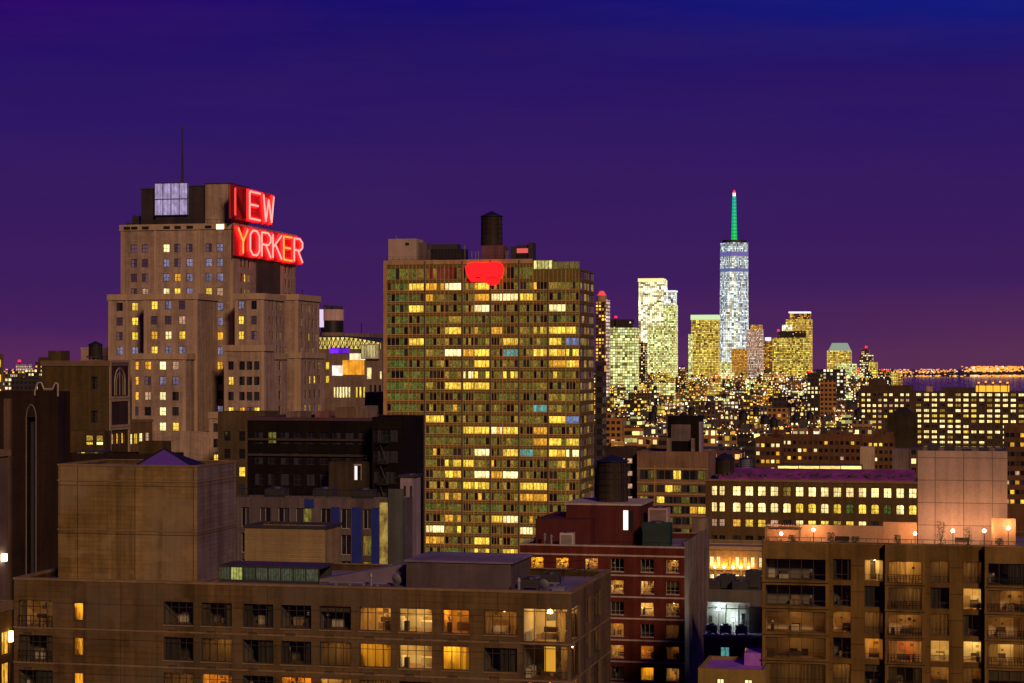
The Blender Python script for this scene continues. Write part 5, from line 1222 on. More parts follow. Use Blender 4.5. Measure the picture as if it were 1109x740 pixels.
mb = MB(); mb.box(x0, x1, -6, -.01, 0, Q.Z(501, x1, -6)); an = mb.build('annex', M_wall('brown_annex_brick', (.06, .042, .026), .9, .3, .4, brick=(.5, .2)), Q.root)
mb = MB(); mb.box(Q.U(384, -6), Q.U(387, -6), -6.05, -6.003, Q.Z(520, x1, -6), Q.Z(505, x1, -6)); mb.build('lit_doorway', M_emit('annex_doorway', (.95, .85, .85), 1.1), an)
mb = MB(); mb.box(Q.U(387.3, -6), Q.U(391, -6), -6.05, -6.003, Q.Z(520, x1, -6), Q.Z(505, x1, -6)); mb.build('door', m_black, an)
mb = MB(); a, c = Q.U(383.4, -6), Q.U(391.6, -6); zz_ = Q.Z(504.5, x1, -6); mb.box(a, c, -6.08, -6.003, zz_, zz_ + .25); mb.box(a, a + .12, -6.08, -6.003, zz_ - 2.4, zz_); mb.box(c - .12, c, -6.08, -6.003, zz_ - 2.4, zz_); mb.build('door_frame', m_frame_l, an)
railing(Q, [(x0 + .3, -5.7), (x1 - .3, -5.7)], Q.Z(501, x1, -6), 1.1, m_dark)
for nm, a, c, y, tp, m in (('bulkhead', 310, 325, 6, 446, w_tan), ('bulkhead', 341, 356, 7, 446, M_wall('rose_bulkhead', (.22, .10, .09))), ('bulkhead', 363, 384, 5, 441.5, M_wall('brown_bulkhead', (.17, .11, .07))), ('bulkhead', 384.4, 398.5, 5.5, 440, w_tan)):
    mb = MB(); x0, x1 = Q.U(a, y), Q.U(c, y); mb.box(x0, x1, y, y + 6, z1 - .8, Q.Z(tp, x1, y)); mb.build(nm, m, Q.root)
Q2 = B('dark_tower', 'very dark building with fire escapes between the black building and the glass tower', 'building', 403, 434, 322)
z1 = Q2.Z(452); v = (0, Q2.w, 0, 14); sp = []
for k in range(8):
    for c in (409, 418, 427): sp.append((Q2.U(c) - .7, Q2.U(c) + .7, z1 - 4 - 3.4 * k, z1 - 2 - 3.4 * k, 'dark', 2, 2))
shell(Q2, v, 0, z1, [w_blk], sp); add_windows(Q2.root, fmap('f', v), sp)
for k in range(5):
    mb = MB(); z = z1 - 4.2 - 3.4 * k; mb.box(Q2.U(411), Q2.U(422), -1.2, -.003, z, z + .08)
    for q in range(8): x = Q2.U(411) + (Q2.U(422) - Q2.U(411)) * q / 7; mb.bar((x, -1.15, z), (x, -1.15, z + 1), .03)
    mb.bar((Q2.U(411), -1.15, z + 1), (Q2.U(422), -1.15, z + 1), .03); mb.bar((Q2.U(412), -.6, z), (Q2.U(421), -.6, z - 3.4), .08); mb.build('fire_escape', m_dark, Q2.root)
Q3 = B('dark_tower', 'dim brown brick slab half hidden by the ochre machine-room block, with small amber windows', 'building', 236, 287, 400)
z1 = Q3.Z(446); v = (0, Q3.w, 0, 8); sp = []
Q3_rows = [(0, 0, 'dark'), (0, 1, 'dark'), (1, 0, 'dark'), (1, 2, 'yellow'), (2, 1, 'yellow'), (3, 0, 'amber')]
for k in range(6):
    for i, c in enumerate((246, 262, 278)):
        st = next((s for a, b_, s in Q3_rows if (a, b_) == (k, i)), 'dark'); sp.append((Q3.U(c) - .7, Q3.U(c) + .7, z1 - 6 - 3.6 * k, z1 - 4 - 3.6 * k, st, 1, 2))
shell(Q3, v, 0, z1, [M_wall('dim_brown_brick', (.10, .068, .035), .9, .25, .4, brick=(.6, .2))], sp); add_windows(Q3.root, fmap('f', v), sp)

# ------------------------------------------------------------------ left edge
w_goth = M_wall('gothic_dark_brick', (.030, .016, .013), .9, .35, .5, brick=(.5, .2))
m_trim = M_plain('pale_trim', (.34, .30, .28), .7)
L1 = B('gothic_building', 'dark plum brick building with tall pointed black niche and pale scalloped parapet', 'building', -40, 63, 236)
z1 = L1.Z(424); dL = L1.V(76, L1.w); v = (0, L1.w, 0, dL)
na, nb_ = L1.U(28.5), L1.U(39); zn = L1.Z(441, L1.U(34)); wl = []
shell(L1, v, 0, z1, [w_goth], [(na, nb_, 20, zn - 1.2)], rec=1.2, par=.8)
mb = MB(); mb.face(((na, 1.2, 20), (nb_, 1.2, 20), (nb_, 1.2, zn), (na, 1.2, zn))); mb.build('niche_glass', LIT['dark'], L1.root)
mb = MB(); xm = (na + nb_) / 2; n = 8
for s in (-1, 1):
    pts = [(xm + s * (nb_ - na) / 2, -.05, 40), (xm + s * (nb_ - na) / 2, -.05, zn - 1.2)] + [(xm + s * (nb_ - na) / 2 * math.cos(q * math.pi / 2 / n) ** 1.3, -.05, zn - 1.2 + 1.5 * math.sin(q * math.pi / 2 / n)) for q in range(1, n + 1)]
    for p, q in zip(pts[:-1], pts[1:]): mb.bar(p, q, .10)
    for p, q in zip(pts[2:-1], pts[3:]): pass
mb.build('niche_trim', M_plain('dim_trim', (.13, .10, .09)), L1.root)
mb = MB(); xs_ = [L1.U(p) for p in (38, 41, 45, 48, 57, 60, 64)]; zs_ = [0, 1.0, 1.05, .25, .25, 1.0, .9]
xs_[-1] = L1.w
for i in range(6): mb.bar((xs_[i], -.1, z1 + zs_[i]), (xs_[i + 1], -.1, z1 + zs_[i + 1]), .11)
mb.bar((xs_[0], -.1, z1 - .5), (xs_[0], -.1, z1 + .1), .1); mb.bar((L1.w, -.1, z1 - .6), (L1.w, -.1, z1 + .95), .1)
mb.build('scalloped_trim', m_trim, L1.root)
mb = MB(); mb.box(xs_[1], xs_[2], -.05, .3, z1, z1 + 1.0); mb.build('merlon', w_goth, L1.root); mb = MB(); mb.box(xs_[4], xs_[5], -.05, .3, z1, z1 + 1.0); mb.build('merlon', w_goth, L1.root)
mb = MB(); mb.box(L1.U(6), L1.U(13), -.5, -.003, 60, L1.Z(432)); mb.build('pier', M_wall('brown_pier', (.10, .065, .04)), L1.root)
L2 = B('brown_building', 'olive brown windowless building with pale framed Gothic arch panel on its right side', 'building', 45, 118, 345)
z1 = L2.Z(391); xw = L2.w; dL = L2.V(140, xw); v = (0, xw, 0, dL)
w_ob = M_wall('olive_brown_brick', (.085, .056, .022), .9, .25, .4, brick=(.6, .25))
wl = [(L2.U(98.5), L2.U(105.5), L2.Z(422, L2.U(100)), L2.Z(408, L2.U(100))), (L2.U(98.5), L2.U(105.5), L2.Z(458, L2.U(100)), L2.Z(445, L2.U(100)))]
sr = [(L2.V(c, xw) - .75, L2.V(c, xw) + .75, L2.Z(482), L2.Z(470), st, 1, 2) for c, st in ((122.5, 'pink'), (128, 'amber'), (133.5, 'amber'))]
shell(L2, v, 0, z1, [w_ob], wl, [q[:4] for q in sr], rec=.5, coping=(M_plain('brown_coping', (.15, .09, .05)), .9, .15))
add_windows(L2.root, fmap('f', v), [w + ('dark', 2, 2) for w in wl], dep=.45); add_windows(L2.root, fmap('r', v), sr, dep=.4)
mb = MB(); x0, x1 = L2.U(48), L2.U(62); mb.box(x0, x1, 1.5, 5, z1 - .9, L2.Z(380, x1, 1.5)); mb.box(L2.U(41.5, 2), x0 - .01, 2, 5, z1 - .9, L2.Z(387, x1, 2)); mb.build('bulkhead', w_ob, L2.root)
mb = MB(); pz = lambda p: L2.Z(p, xw, 2)
for t_, b_ in ((390, 432), (432.4, 463), (463.4, 520)):
    z0, zt_ = pz(b_), pz(t_); w = .55
    mb.box(xw + .003, xw + .22, .1, .1 + w, z0, zt_); mb.box(xw + .003, xw + .22, dL - w, dL, z0, zt_); mb.box(xw + .003, xw + .22, .1 + w, dL - w, zt_ - .42, zt_); mb.box(xw + .003, xw + .22, .1 + w, dL - w, z0, z0 + .42)
mb.build('pale_frame', M_plain('tan_frame', (.34, .25, .15), .7), L2.root)
mb = MB(); a, c = L2.V(123.5, xw), L2.V(134.5, xw); zb_, zt_ = pz(428.5), pz(398.5); ym = (a + c) / 2
for s in (-1, 1):
    for sc in (1, .62):
        hw = (c - a) / 2 * sc; pts = [(xw + .1, ym + s * hw, zb_), (xw + .1, ym + s * hw, zt_ - 2.4)] + [(xw + .1, ym + s * hw * math.cos(q * math.pi / 12), zt_ - 2.4 + 2.3 * sc * math.sin(q * math.pi / 12)) for q in range(1, 7)]
        for p, q in zip(pts[:-1], pts[1:]): mb.bar(p, q, .17 if sc == 1 else .09)
mb.bar((xw + .1, ym, zb_), (xw + .1, ym, zt_ - .5), .09); mb.build('arch_tracery', M_plain('tracery_stone', (.26, .20, .15), .7), L2.root)
mb = MB(); mb.box(xw + .003, xw + .06, .66, dL - .56, pz(462), pz(391.5)); mb.build('panel_infill', M_wall('plum_infill', (.05, .028, .03)), L2.root)
L3 = B('low_building', 'low dark building with two bright amber windows beneath the olive brown building', 'building', 70, 113, 322)
z1 = L3.Z(467); v = (0, L3.w, 0, 2.5); sp = []
for c, st in ((96.5, 'amber'), (107.5, 'yellow')):
    sp.append((L3.U(c) - .62, L3.U(c) + .62, L3.Z(478.3), L3.Z(471.5), 'dim', 1, 1)); sp.append((L3.U(c) - .62, L3.U(c) + .62, L3.Z(482.5), L3.Z(478.4), 'white' if c > 100 else 'yellow', 1, 1))
shell(L3, v, 0, z1, [w_ob], [s[:4] for s in sp], par=.3); add_windows(L3.root, fmap('f', v), sp)
L4 = B('tan_building', 'orange-brown building with a row of bright windows between the Gothic panel and the hotel base', 'building', 90, 128, 374)
z1 = L4.Z(457); x4 = L4.w; v = (0, x4, 0, L4.V(165, x4)); sp = [(L4.V(c, x4) - .9, L4.V(c, x4) + .9, L4.Z(483), L4.Z(471), st, 2, 2) for c, st in ((142, 'white'), (147.5, 'yellow'), (153, 'white'), (160, 'pink'))]
shell(L4, v, 0, z1, [M_wall('orange_tan', (.20, .115, .038))], (), [s[:4] for s in sp], coping=(w_cope, .4, .1)); add_windows(L4.root, fmap('r', v), sp)
L5 = B('roof_terrace_building', 'dark low roof with green-lit panes behind the ochre machine room', 'building', 74, 180, 262)
z1 = L5.Z(492); shell(L5, (0, L5.w, 0, 6), 0, z1, [w_goth], rec=0, roof_mat=m_roof_d)
mb = MB(); mb.box(L5.U(82, 2), L5.U(112, 2), 2, 5, z1 - .9, L5.Z(489, L5.U(110), 2)); sh_ = mb.build('glazed_shed', m_dark, L5.root)
for i in range(6):
    a = L5.U(83.5 + i * 4.7, 2); mb = MB(); mb.face(((a, 1.98, z1 - .8), (a + .48, 1.98, z1 - .8), (a + .48, 1.98, L5.Z(490, a, 2)), (a, 1.98, L5.Z(490, a, 2)))); mb.build('pane', LIT['green'] if i != 1 else LIT['yellow'], sh_)
mb = MB(); mb.box(L5.U(150, 3), L5.U(176, 3), 3, 6, z1 - .9, L5.Z(478.5, L5.U(176), 3)); mb.build('bulkhead', w_ob, L5.root)
L6 = B('pale_building', 'pale pinkish flat-topped building peeking over the olive brown one, a round tank before it', 'building', 87.5, 119, 520)
shell(L6, (0, L6.w, 0, L6.V(127, L6.w)), 0, L6.Z(376.5), [M_wall('pale_pink_panel', (.46, .30, .24), .8, .1, .15, panel=(1.6, 30))], rec=0, coping=(m_trim, .4, .1))
water_tank('water_tank', 'small round dark tank in front of the pale pinkish building', L2.world(L2.U(103.5, 14), 14, L2.Z(389.5)), 1.25, 2.0, legs=.4, cone=.7)
L7 = B('dark_building', 'dark block behind the olive brown building, touching the hotel', 'building', 126, 145, 480)
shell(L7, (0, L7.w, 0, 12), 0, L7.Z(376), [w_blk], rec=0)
L8 = B('lit_tower', 'sliver of a tower with yellow light cut by the left picture edge', 'building', -60, -18, 420)
x8 = L8.w; z1 = L8.Z(383); v = (0, x8, 0, L8.V(4, x8)); sp = []
for k in range(12):
    for c in (-5, 0): sp.append((L8.V(c, x8) - .9, L8.V(c, x8) + .9, z1 - 3.0 - 3.2 * k, z1 - 1.2 - 3.2 * k, 'yellow' if k < 5 else 'dim', 1, 1))
shell(L8, v, 0, z1, [w_tan], (), sp); add_windows(L8.root, fmap('r', v), sp)
L9 = B('corner_building', 'dark building at the bottom left corner with orange lit windows and a bracket lamp', 'building', -60, -4, 182)
x9 = L9.w; z1 = L9.Z(655); v = (0, x9, 0, L9.V(13, x9)); sp = []
for k in range(4): sp.append((L9.V(2, x9), L9.V(11, x9), z1 - 4.9 - 2.9 * k, z1 - 2.7 - 2.9 * k, 'amber', 2, 1))
shell(L9, v, 0, z1, [w_tan2], (), sp, coping=(w_cope, .8, .1)); add_windows(L9.root, fmap('r', v), sp)
mb = MB(); z = L9.Z(693); y = L9.V(9, x9); mb.box(x9 + .1, x9 + .4, y - .2, y + .2, z - .5, z + .5); mb.build('bracket_lamp', M_emit('bracket_glow', (1, .62, .18), 7), L9.root)
L10 = B('stone_building', 'pale stone corner sliver at the left edge below the Gothic building roofline', 'building', -60, -8, 205)
x10 = L10.w; shell(L10, (0, x10, 0, L10.V(9, x10)), 0, L10.Z(489), [M_wall('pale_sliver_stone', (.15, .10, .07))], rec=0, coping=(w_cope, .6, .2))
mb = MB(); y = L10.V(2, x10); mb.box(x10 + .1, x10 + .45, y - .3, y + .3, L10.Z(610), L10.Z(602)); mb.build('wall_lamp', M_emit('wall_lamp_white', (1, .9, .75), 9), L10.root)
# ------------------------------------------------------------------ middle distance, right half
w_lbr = M_wall('umber_brick', (.12, .072, .030), .9, .2, .3, brick=(.8, .3))
b = B('loft_building', 'umber loft building with long rows of bright white-yellow paired windows and violet roof deck', 'building', 764, 994, 520)
z1 = b.Z(522); v = (0, b.w, 0, 24); sp = []
cs = [773.6, 782.0] + [797.8 + 13.62 * i for i in range(14)] + [988.5]
for k, py in enumerate((533, 550.8, 568, 586, 604)):
    for i, c in enumerate(cs):
        wpx = 6.2 if i < 2 else 8.8
        zc = b.Z(py, b.U(880)); hh = 1.32 if k < 2 else 1.05
        st = ['cream', 'cream', 'yellow', 'dark', 'dark'][k]
        if k == 0 and i == 6: st = 'dim'
        if k == 1 and i > 5: st = ['cream', 'yellow', 'green'][i % 3] if i % 4 else 'yellow'
        if k == 2: st = ['pink', 'pink', 'amber', 'yellow', 'yellow', 'pink', 'dark', 'cream', 'yellow', 'yellow', 'dim', 'yellow', 'cream', 'dark', 'dark', 'pink', 'yellow'][i]
        sp.append((b.U(c - wpx / 2), b.U(c + wpx / 2), zc - hh, zc + hh, st, 2, 2, k == 1))
shell(b, v, 0, z1, [w_lbr], [s[:4] for s in sp], rec=.35, par=.4, coping=(w_cope, .5, .25)); add_windows(b.root, fmap('f', v), sp, dep=.3, ft=.14)
zr = z1 - .4
def rb(a, c, y, y1, top_, m, nm='bulkhead'):
    x0, x1 = b.U(a, y), b.U(c, y); mb = MB(); mb.box(x0, x1, y, y1, zr, b.Z(top_, x1, y)); return mb.build(nm, m, b.root)
m_mag = M_plain('magenta_roof_deck', (.22, .035, .18), .7, var=.45, scale=.25)
mb = MB(); x0, x1 = b.U(778, 3), b.U(990, 3); za, zb = b.Z(520, x1, 3), b.Z(509, x1, 12)
mb.face(((x0, 3, za), (x1, 3, za), (x1, 12, zb), (x0, 12, zb))); mb.box(x0, x1, 3, 3.2, zr, za - .01); mb.box(x0, x0 + .2, 3.21, 12, zr, za - .01); mb.build('sloping_roof', m_mag, b.root)
mb = MB()
for i in range(46):
    x = x0 + (x1 - x0) * (i + .5) / 46
    if i % 3: mb = MB(); mb.box(x - .35, x + .35, 3.6 + (i % 5) * .5, 4.2 + (i % 5) * .5, za + .2, za + .9 + .2 * (i % 4)); mb.build('skylight', m_roof_d, b.root)
sl = rb(842, 934, 14, 17, 503.5, m_dark, 'clerestory')
mb = MB(); n = 4
for i in range(n):
    a = b.U(842.5 + 22.8 * i, 14); c = b.U(842.5 + 22.8 * (i + 1) - .8, 14); SEED[0] += 4
    mb.face(((a, 13.97, b.Z(509, c, 14)), (c, 13.97, b.Z(509, c, 14)), (c, 13.97, b.Z(505, c, 14)), (a, 13.97, b.Z(505, c, 14))), 0, [(SEED[0] + .02, 0), (SEED[0] + .98, 0), (SEED[0] + .98, 1), (SEED[0] + .02, 1)])
mb.build('pane', M_lit('clerestory_light', (1, .72, .2), 1.3, pleat=.1, contrast=.25), sl)
bx = rb(931.5, 947, 16, 20, 484, M_wall('tan_tank_house', (.42, .31, .2)), 'bulkhead'); bx = rb(966, 984, 17, 21, 486, M_wall('grey_tank_house', (.17, .12, .11)), 'bulkhead')
water_tank('water_tank', 'round tank with violet cap on the left end of the loft building roof', b.world(b.U(785, 8), 8, zr), 2.6, b.Z(497, b.U(785), 8) - zr - 1.5, legs=1.2, cone=1.7)
water_tank('water_tank', 'small bluish drum tank left of the magenta roof on the loft building', b.world(b.U(808, 16), 16, zr), 1.8, 3.6, legs=1.4, cone=.4, mat=M_plain('bluish_metal', (.12, .13, .2)))
w_off = M_wall('dark_office_panel', (.07, .05, .04))
b = B('office_building', 'dark office block with pale slab lines and plain tan parapet, dark rooftop turret', 'building', 690, 767, 600)
z1 = b.Z(489.5, b.w); v = (0, b.w, 0, 20); sp = []
for k, (t_, b_) in enumerate(((510, 520), (526, 534), (538.5, 546), (549, 557), (561, 569), (573, 581))):
    for i in range(8):
        a, c = b.U(693 + i * 9), b.U(693 + (i + 1) * 9 - .5); st = ['dark', 'olive', 'dark'][(i + k) % 3]
        if (k, i) in ((0, 4), (1, 3), (1, 4), (2, 0), (2, 2), (3, 6), (3, 7)): st = ['amber', 'yellow', 'dim'][(i + k) % 3]
        sp.append((a, c, b.Z(b_), b.Z(t_), st, 3, 1))
shell(b, v, 0, z1, [M_wall('tan_parapet_panel', (.22, .13, .085))], sp, rec=.3, par=.6); add_windows(b.root, fmap('f', v), sp, dep=.25, ft=.1)
mb = MB()
for py in (508.2, 523.5, 536, 547.3, 559): z = b.Z(py); mb.box(0, b.w, -.25, -.003, z - .25, z + .2)
x = b.U(709); mb.box(x - .25, x + .25, -.26, -.004, 60, b.Z(505)); mb.build('slab_band', M_plain('ochre_slab', (.32, .20, .07)), b.root)
zr = z1 - .6
mb = MB(); x0, x1 = b.U(723, 5), b.U(757, 5); mb.box(x0, x1, 5, 16, zr, b.Z(451, x1, 5)); tu = mb.build('turret', w_blk, b.root)
mb = MB(); mb.box(b.U(727, 5), b.U(748, 5), 4.8, 4.997, b.Z(478, x1, 5), b.Z(460, x1, 5)); mb.build('grey_panel', M_wall('grey_violet_screen', (.15, .11, .11), panel=(1.2, 20)), tu)
mb = MB(); mb.box(b.U(757, 5) + .003, b.U(759.5, 5), 5, 10, zr, b.Z(457, x1, 5)); mb.build('edge_pier', M_plain('lilac_pier', (.25, .2, .25)), tu)
for a, c in ((722, 726.5), (748.5, 752)):
    mb = MB(); mb.box(b.U(a, 3), b.U(c, 3), 3, 4.7, zr, b.Z(475, x1, 3)); mb.build('stub_pier', w_tan, tu)
w_osh = M_wall('deep_brown', (.05, .03, .025))  # plain dark brown wall colour
b = B('narrow_building', 'narrow dark building with a column of pinkish lights left of the office block', 'building', 655, 690, 610)
z1 = b.Z(486); v = (0, b.w, 0, 18); sp = []
for k in range(9):
    z = z1 - 3 - 3.9 * k
    sp.append((b.U(682) - .8, b.U(682) + .8, z - 1.6, z, 'pink' if k < 6 else 'dim', 1, 1))
    for c in (660, 667, 674): sp.append((b.U(c) - .8, b.U(c) + .8, z - 1.6, z, 'white' if k == 0 else ('yellow' if (k * 7 + c) % 6 == 0 else 'dark'), 1, 1))
shell(b, v, 0, z1, [w_osh], sp); add_windows(b.root, fmap('f', v), sp)
w_big = M_wall('big_dark_brown', (.075, .045, .028))
b = B('warehouse_building', 'very wide dark block with a full grid of glowing white-yellow windows on the right', 'building', 930, 1262, 1160)
z1a = b.Z(421.5, b.U(985)); z1 = b.Z(424.5, b.U(1090)); xm = b.U(988); v = (0, b.w, 0, 45); sp = []; wr = random.Random(6)
for k in range(12):
    zc = b.Z(427.5 + k * 5.75 if k < 20 else 0, b.U(1040)); 
    for i in range(30):
        px = 992 + i * 8.55; st = 'cream' if wr.random() < .5 else wr.choice(('white', 'yellow', 'dim', 'dark'))
        if k > 5 and wr.random() < .35: st = 'dark'
        sp.append((b.U(px), b.U(px + 5.7), zc - 1.0, zc + .85, st, 3, 1))
    for i in range(9):
        px = 933 + i * 6.0; st = wr.choice(('cream', 'yellow', 'cream', 'pink', 'dark')); zc2 = b.Z(427.5 + k * 5.9, b.U(960)); sp.append((b.U(px), b.U(px + 3.8), zc2 - .95, zc2 + .8, st, 2, 1))
shell(b, v, 0, z1, [w_big], sp, rec=.3, roof_mat=m_roof_d); add_windows(b.root, fmap('f', v), sp, dep=.28, ft=.16, frame=m_frame_b)
mb = MB(); mb.box(.5, xm, 4, 20, z1 - .9, z1a + 2.2); mb.box(b.U(940), b.U(960), 8, 16, z1a + 2.21, z1a + 6); mb.build('penthouse', w_big, b.root)
mb = MB(); mb.box(b.U(1003, 6), b.U(1010, 6), 6, 10, z1 - .9, b.Z(418.5, b.U(1006), 6)); mb.build('tank_house', M_wall('pink_tank_house', (.4, .24, .2)), b.root)
mb = MB(); mb.box(b.U(1020, 8), b.U(1056, 8), 8, 25, z1 - .9, b.Z(420, b.U(1040), 8)); mb.build('penthouse', w_big, b.root)
xa, xb = b.U(1057, 10), b.U(1093, 10); mb = MB(); mb.box(xa, xb, 10, 24, z1 - .9, b.Z(416.5, xb, 10)); gp = mb.build('glowing_penthouse', M_wall('orange_render', (.45, .25, .08)), b.root)
mb = MB()
for i in range(9): x = xa + (xb - xa) * (i + .5) / 9; mb.box(x - 1.05, x + 1.05, 9.6, 9.99, b.Z(425.5, xb, 10), b.Z(418, xb, 10))
m_ml = M_emit('mast_light_orange', (1, .36, .02), 1.8)
mb.build('row_light', M_emit('row_light_orange', (1, .36, .02), 1.7), gp)
mb = MB()
for i in range(5): mb = MB(); x = b.U(1060) + i * 4.2; mb.bar((x, 9, z1), (x, 9, b.Z(415 - i % 2, xb, 10)), .25); mb.box(x - .6, x + .6, 8.4, 9.6, b.Z(415.5 - i % 2, xb, 10), b.Z(413.8 - i % 2, xb, 10), 1); mb.build('mast_light', [m_dark, m_ml], gp)
b = B('dark_slab', 'dark olive windowless slab in front of the grid of glowing windows', 'building', 961, 993, 900)
z1 = b.Z(448); shell(b, (0, b.w, 0, 14), 0, z1, [M_wall('dark_olive', (.035, .026, .014))], rec=0)
mb = MB(); x0, x1 = b.U(966, 3), b.U(989, 3); zt_ = b.Z(441, x1, 3)
mb.face(((x0, 3, z1), (x1, 3, z1), ((x0 + x1) / 2 + 1.4, 5, zt_), ((x0 + x1) / 2 - 1.4, 5, zt_))); mb.face(((x1, 3, z1), (x1, 11, z1), ((x0 + x1) / 2 + 1.4, 9, zt_), ((x0 + x1) / 2 + 1.4, 5, zt_))); mb.face(((x0, 11, z1), (x0, 3, z1), ((x0 + x1) / 2 - 1.4, 5, zt_), ((x0 + x1) / 2 - 1.4, 9, zt_))); mb.face((((x0 + x1) / 2 - 1.4, 5, zt_), ((x0 + x1) / 2 + 1.4, 5, zt_), ((x0 + x1) / 2 + 1.4, 9, zt_), ((x0 + x1) / 2 - 1.4, 9, zt_)))
mb.build('hipped_cap', m_black, b.root)
w_rowb = M_wall('brown_row_brick', (.13, .062, .028), .9, .25, .3)
for nm, lab, pa, pb, D_, py, seed, pp in (('brick_apartments', 'brown brick apartments with scattered small amber windows above the long clerestory strip', 846, 932, 800, 472, 3, .34), ('brick_apartments', 'olive brick apartments with dotted orange windows left of the clerestory strip', 818, 845, 760, 474, 9, .5),
        ('brick_apartments', 'brown apartments with tiny pink windows behind the right foreground terrace tower', 1088, 1200, 640, 462, 12, .35), ('brick_apartments', 'dim brick apartments right of the tan roof house on the loft building', 934, 968, 830, 474, 15, .3)):
    b = B(nm, lab, 'building', pa, pb, D_); z1 = b.Z(py); v = (0, b.w, 0, 16); sp = []; wr = random.Random(seed); n = max(3, int((pb - pa) / 5.4))
    for k in range(8):
        for i in range(n):
            u = b.w * (i + .5) / n; z = z1 - 2.3 - 3.1 * k; st = wr.choice(('amber', 'yellow', 'pink', 'amber', 'white')) if wr.random() < pp else 'dark'
            sp.append((u - .7, u + .7, z - 1.5, z, st, 1, 1))
    shell(b, v, 0, z1, [w_rowb], sp, rec=.2); add_windows(b.root, fmap('f', v), sp, limit=100)
    for q in range(3): 
        mb = MB(); x = b.w * rnd.uniform(.1, .85); mb.box(x, x + rnd.uniform(2, 4), 4, 8, z1 - .9, z1 + rnd.uniform(1, 3)); mb.build('bulkhead', w_rowb, b.root)

# ------------------------------------------------------------------ far towers
def C4(c): return tuple(c) + (1,)
FAC = {
 'amber': M_facade('far_amber', 3.0, 3.4, .50, AMB, YEL, 1.9),
 'yellow': M_facade('far_yellow', 3.4, 3.8, .86, YEL, (1, .78, .15), 1.5, row=.2, wa=.1, wb=.18, wt=.14, soft=1.0),
 'white': M_facade('far_white', 3.4, 3.6, .52, WHT, (1, .95, .7), 2.0),
 'dots': M_facade('far_dots', 3.2, 3.6, .46, (1, .6, .2), WHT, 2.2, wa=.22),
 'dark': M_facade('far_dark', 3.0, 3.4, .12, AMB, PNK, 1.3),
 'bands': M_facade('far_bands', 4.0, 3.6, .35, (1, .76, .22), (.7, .85, .3), 1.5, wa=.04, row=.5),
 'green': M_facade('far_green', 3.2, 3.6, .85, (1, .85, .22), (.85, 1, .45), 1.75, wa=.08, row=.2, wb=.12, wt=.12, soft=1.0),
 'bright': M_facade('far_bright', 5.0, 4.0, 1.3, (1, .86, .42), (1, .95, .6), 2.9, wa=.10, wb=.10, wt=.06, row=.1, soft=1.0),
 'icy': M_facade('far_icy', 5.0, 4.2, .95, (1, .88, .55), (.72, .95, 1.0), 2.1, wa=.08, wb=.12, wt=.10, row=.3, soft=1.0),
 'icy_blue': M_facade('far_icy_blue', 5.0, 4.2, .95, (.70, .86, 1), (.9, .97, .9), 1.5, wa=.08, wb=.12, wt=.10, row=.3, soft=1.0),
 'orange': M_facade('far_orange', 2.8, 3.6, .8, (1, .40, .04), (1, .60, .10), 1.2, wa=.15, soft=1.0),
 'pinkish': M_facade('far_pinkish', 2.6, 3.6, .75, (1, .55, .38), (1, .82, .68), 1.6, wa=.2, soft=1.0),
}
WALLC = {'brown': (.12, .06, .03), 'tan': (.26, .16, .08), 'dark': (.035, .024, .02), 'plum': (.09, .04, .045), 'grey': (.11, .09, .09), 'olive': (.09, .07, .025), 'orange': (.36, .17, .04), 'pale': (.36, .28, .2)}
m_crown = M_emit('crown_light', (.95, 1, .75), 1.6, False); m_crown_p = M_emit('crown_light_pink', (1, .72, .85), 1.4, False); m_beacon = M_emit('red_beacon', (1, .01, .02), 3, False)
def far(name, label, pa, pb, D_, py, mat, wall, dp=35, crown=None, beacon=False, tiers=(), group=None, roofm=None):
    b = B(name, label, 'building', pa, pb, D_, group=group); z1 = b.Z(py, b.w); mb = MB(); mb.box(0, b.w, 0, dp, 0, z1, 0, 't'); mb.box(0, b.w, 0, dp, z1 - .01, z1, 1, 'flrkb')
    o = mb.build('wall', [FAC[mat], roofm or m_roof_d], b.root); o.color = C4(WALLC[wall])
    for (a, c, t_, m2, w2, y) in tiers:
        x0, x1 = b.U(a, y), b.U(c, y); mb = MB(); mb.box(x0, x1, y, max(y + 8, dp - 4), 0 if y < 0 else z1 + .01, b.Z(t_, x1, y), 0, 't'); mb.box(x0, x1, y, max(y + 8, dp - 4), b.Z(t_, x1, y) - .01, b.Z(t_, x1, y), 1, 'flrkb'); q = mb.build('tier', [FAC[m2], m_roof_d], b.root); q.color = C4(WALLC[w2])
    if crown:
        a, c, t_, b_, m_ = crown; mb = MB(); mb.box(b.U(a), b.U(c), -1.2, dp + .5, b.Z(b_, b.w), b.Z(t_, b.w)); mb.build('crown', m_, b.root)
    if beacon:
        px, py_ = beacon; x = b.U(px, 4); mb = MB(); mb.bar((x, 4, z1 - .5), (x, 4, b.Z(py_ + 1, x, 4)), 1.0); mb.build('mast', m_dark, b.root)
        mb = MB(); z = b.Z(py_, x, 4); s = D_ / F * 1.1; mb.box(x - s, x + s, 4 - s, 4 + s, z - s, z + s); mb.build('beacon', m_beacon, b.root)
    return b
T1 = far('slim_tower', 'slim brown tower with red glowing cap just right of the glass tower', 645, 657.5, 2000, 327, 'amber', 'plum', 14, beacon=None)
mb = MB(); cx_ = T1.w * .45; mb.cyl(cx_, 6, T1.Z(327), T1.Z(320), 5.2, 5.0, 0, 20); mb.build('drum', M_wall('tan_drum', (.4, .25, .12)), T1.root)
mb = MB(); mb.cyl(cx_, 6, T1.Z(320), T1.Z(315), 4.8, 2.0, 0, 20); mb.build('red_cap', M_emit('red_cap_glow', (1, .06, .04), 1.0, False), T1.root)
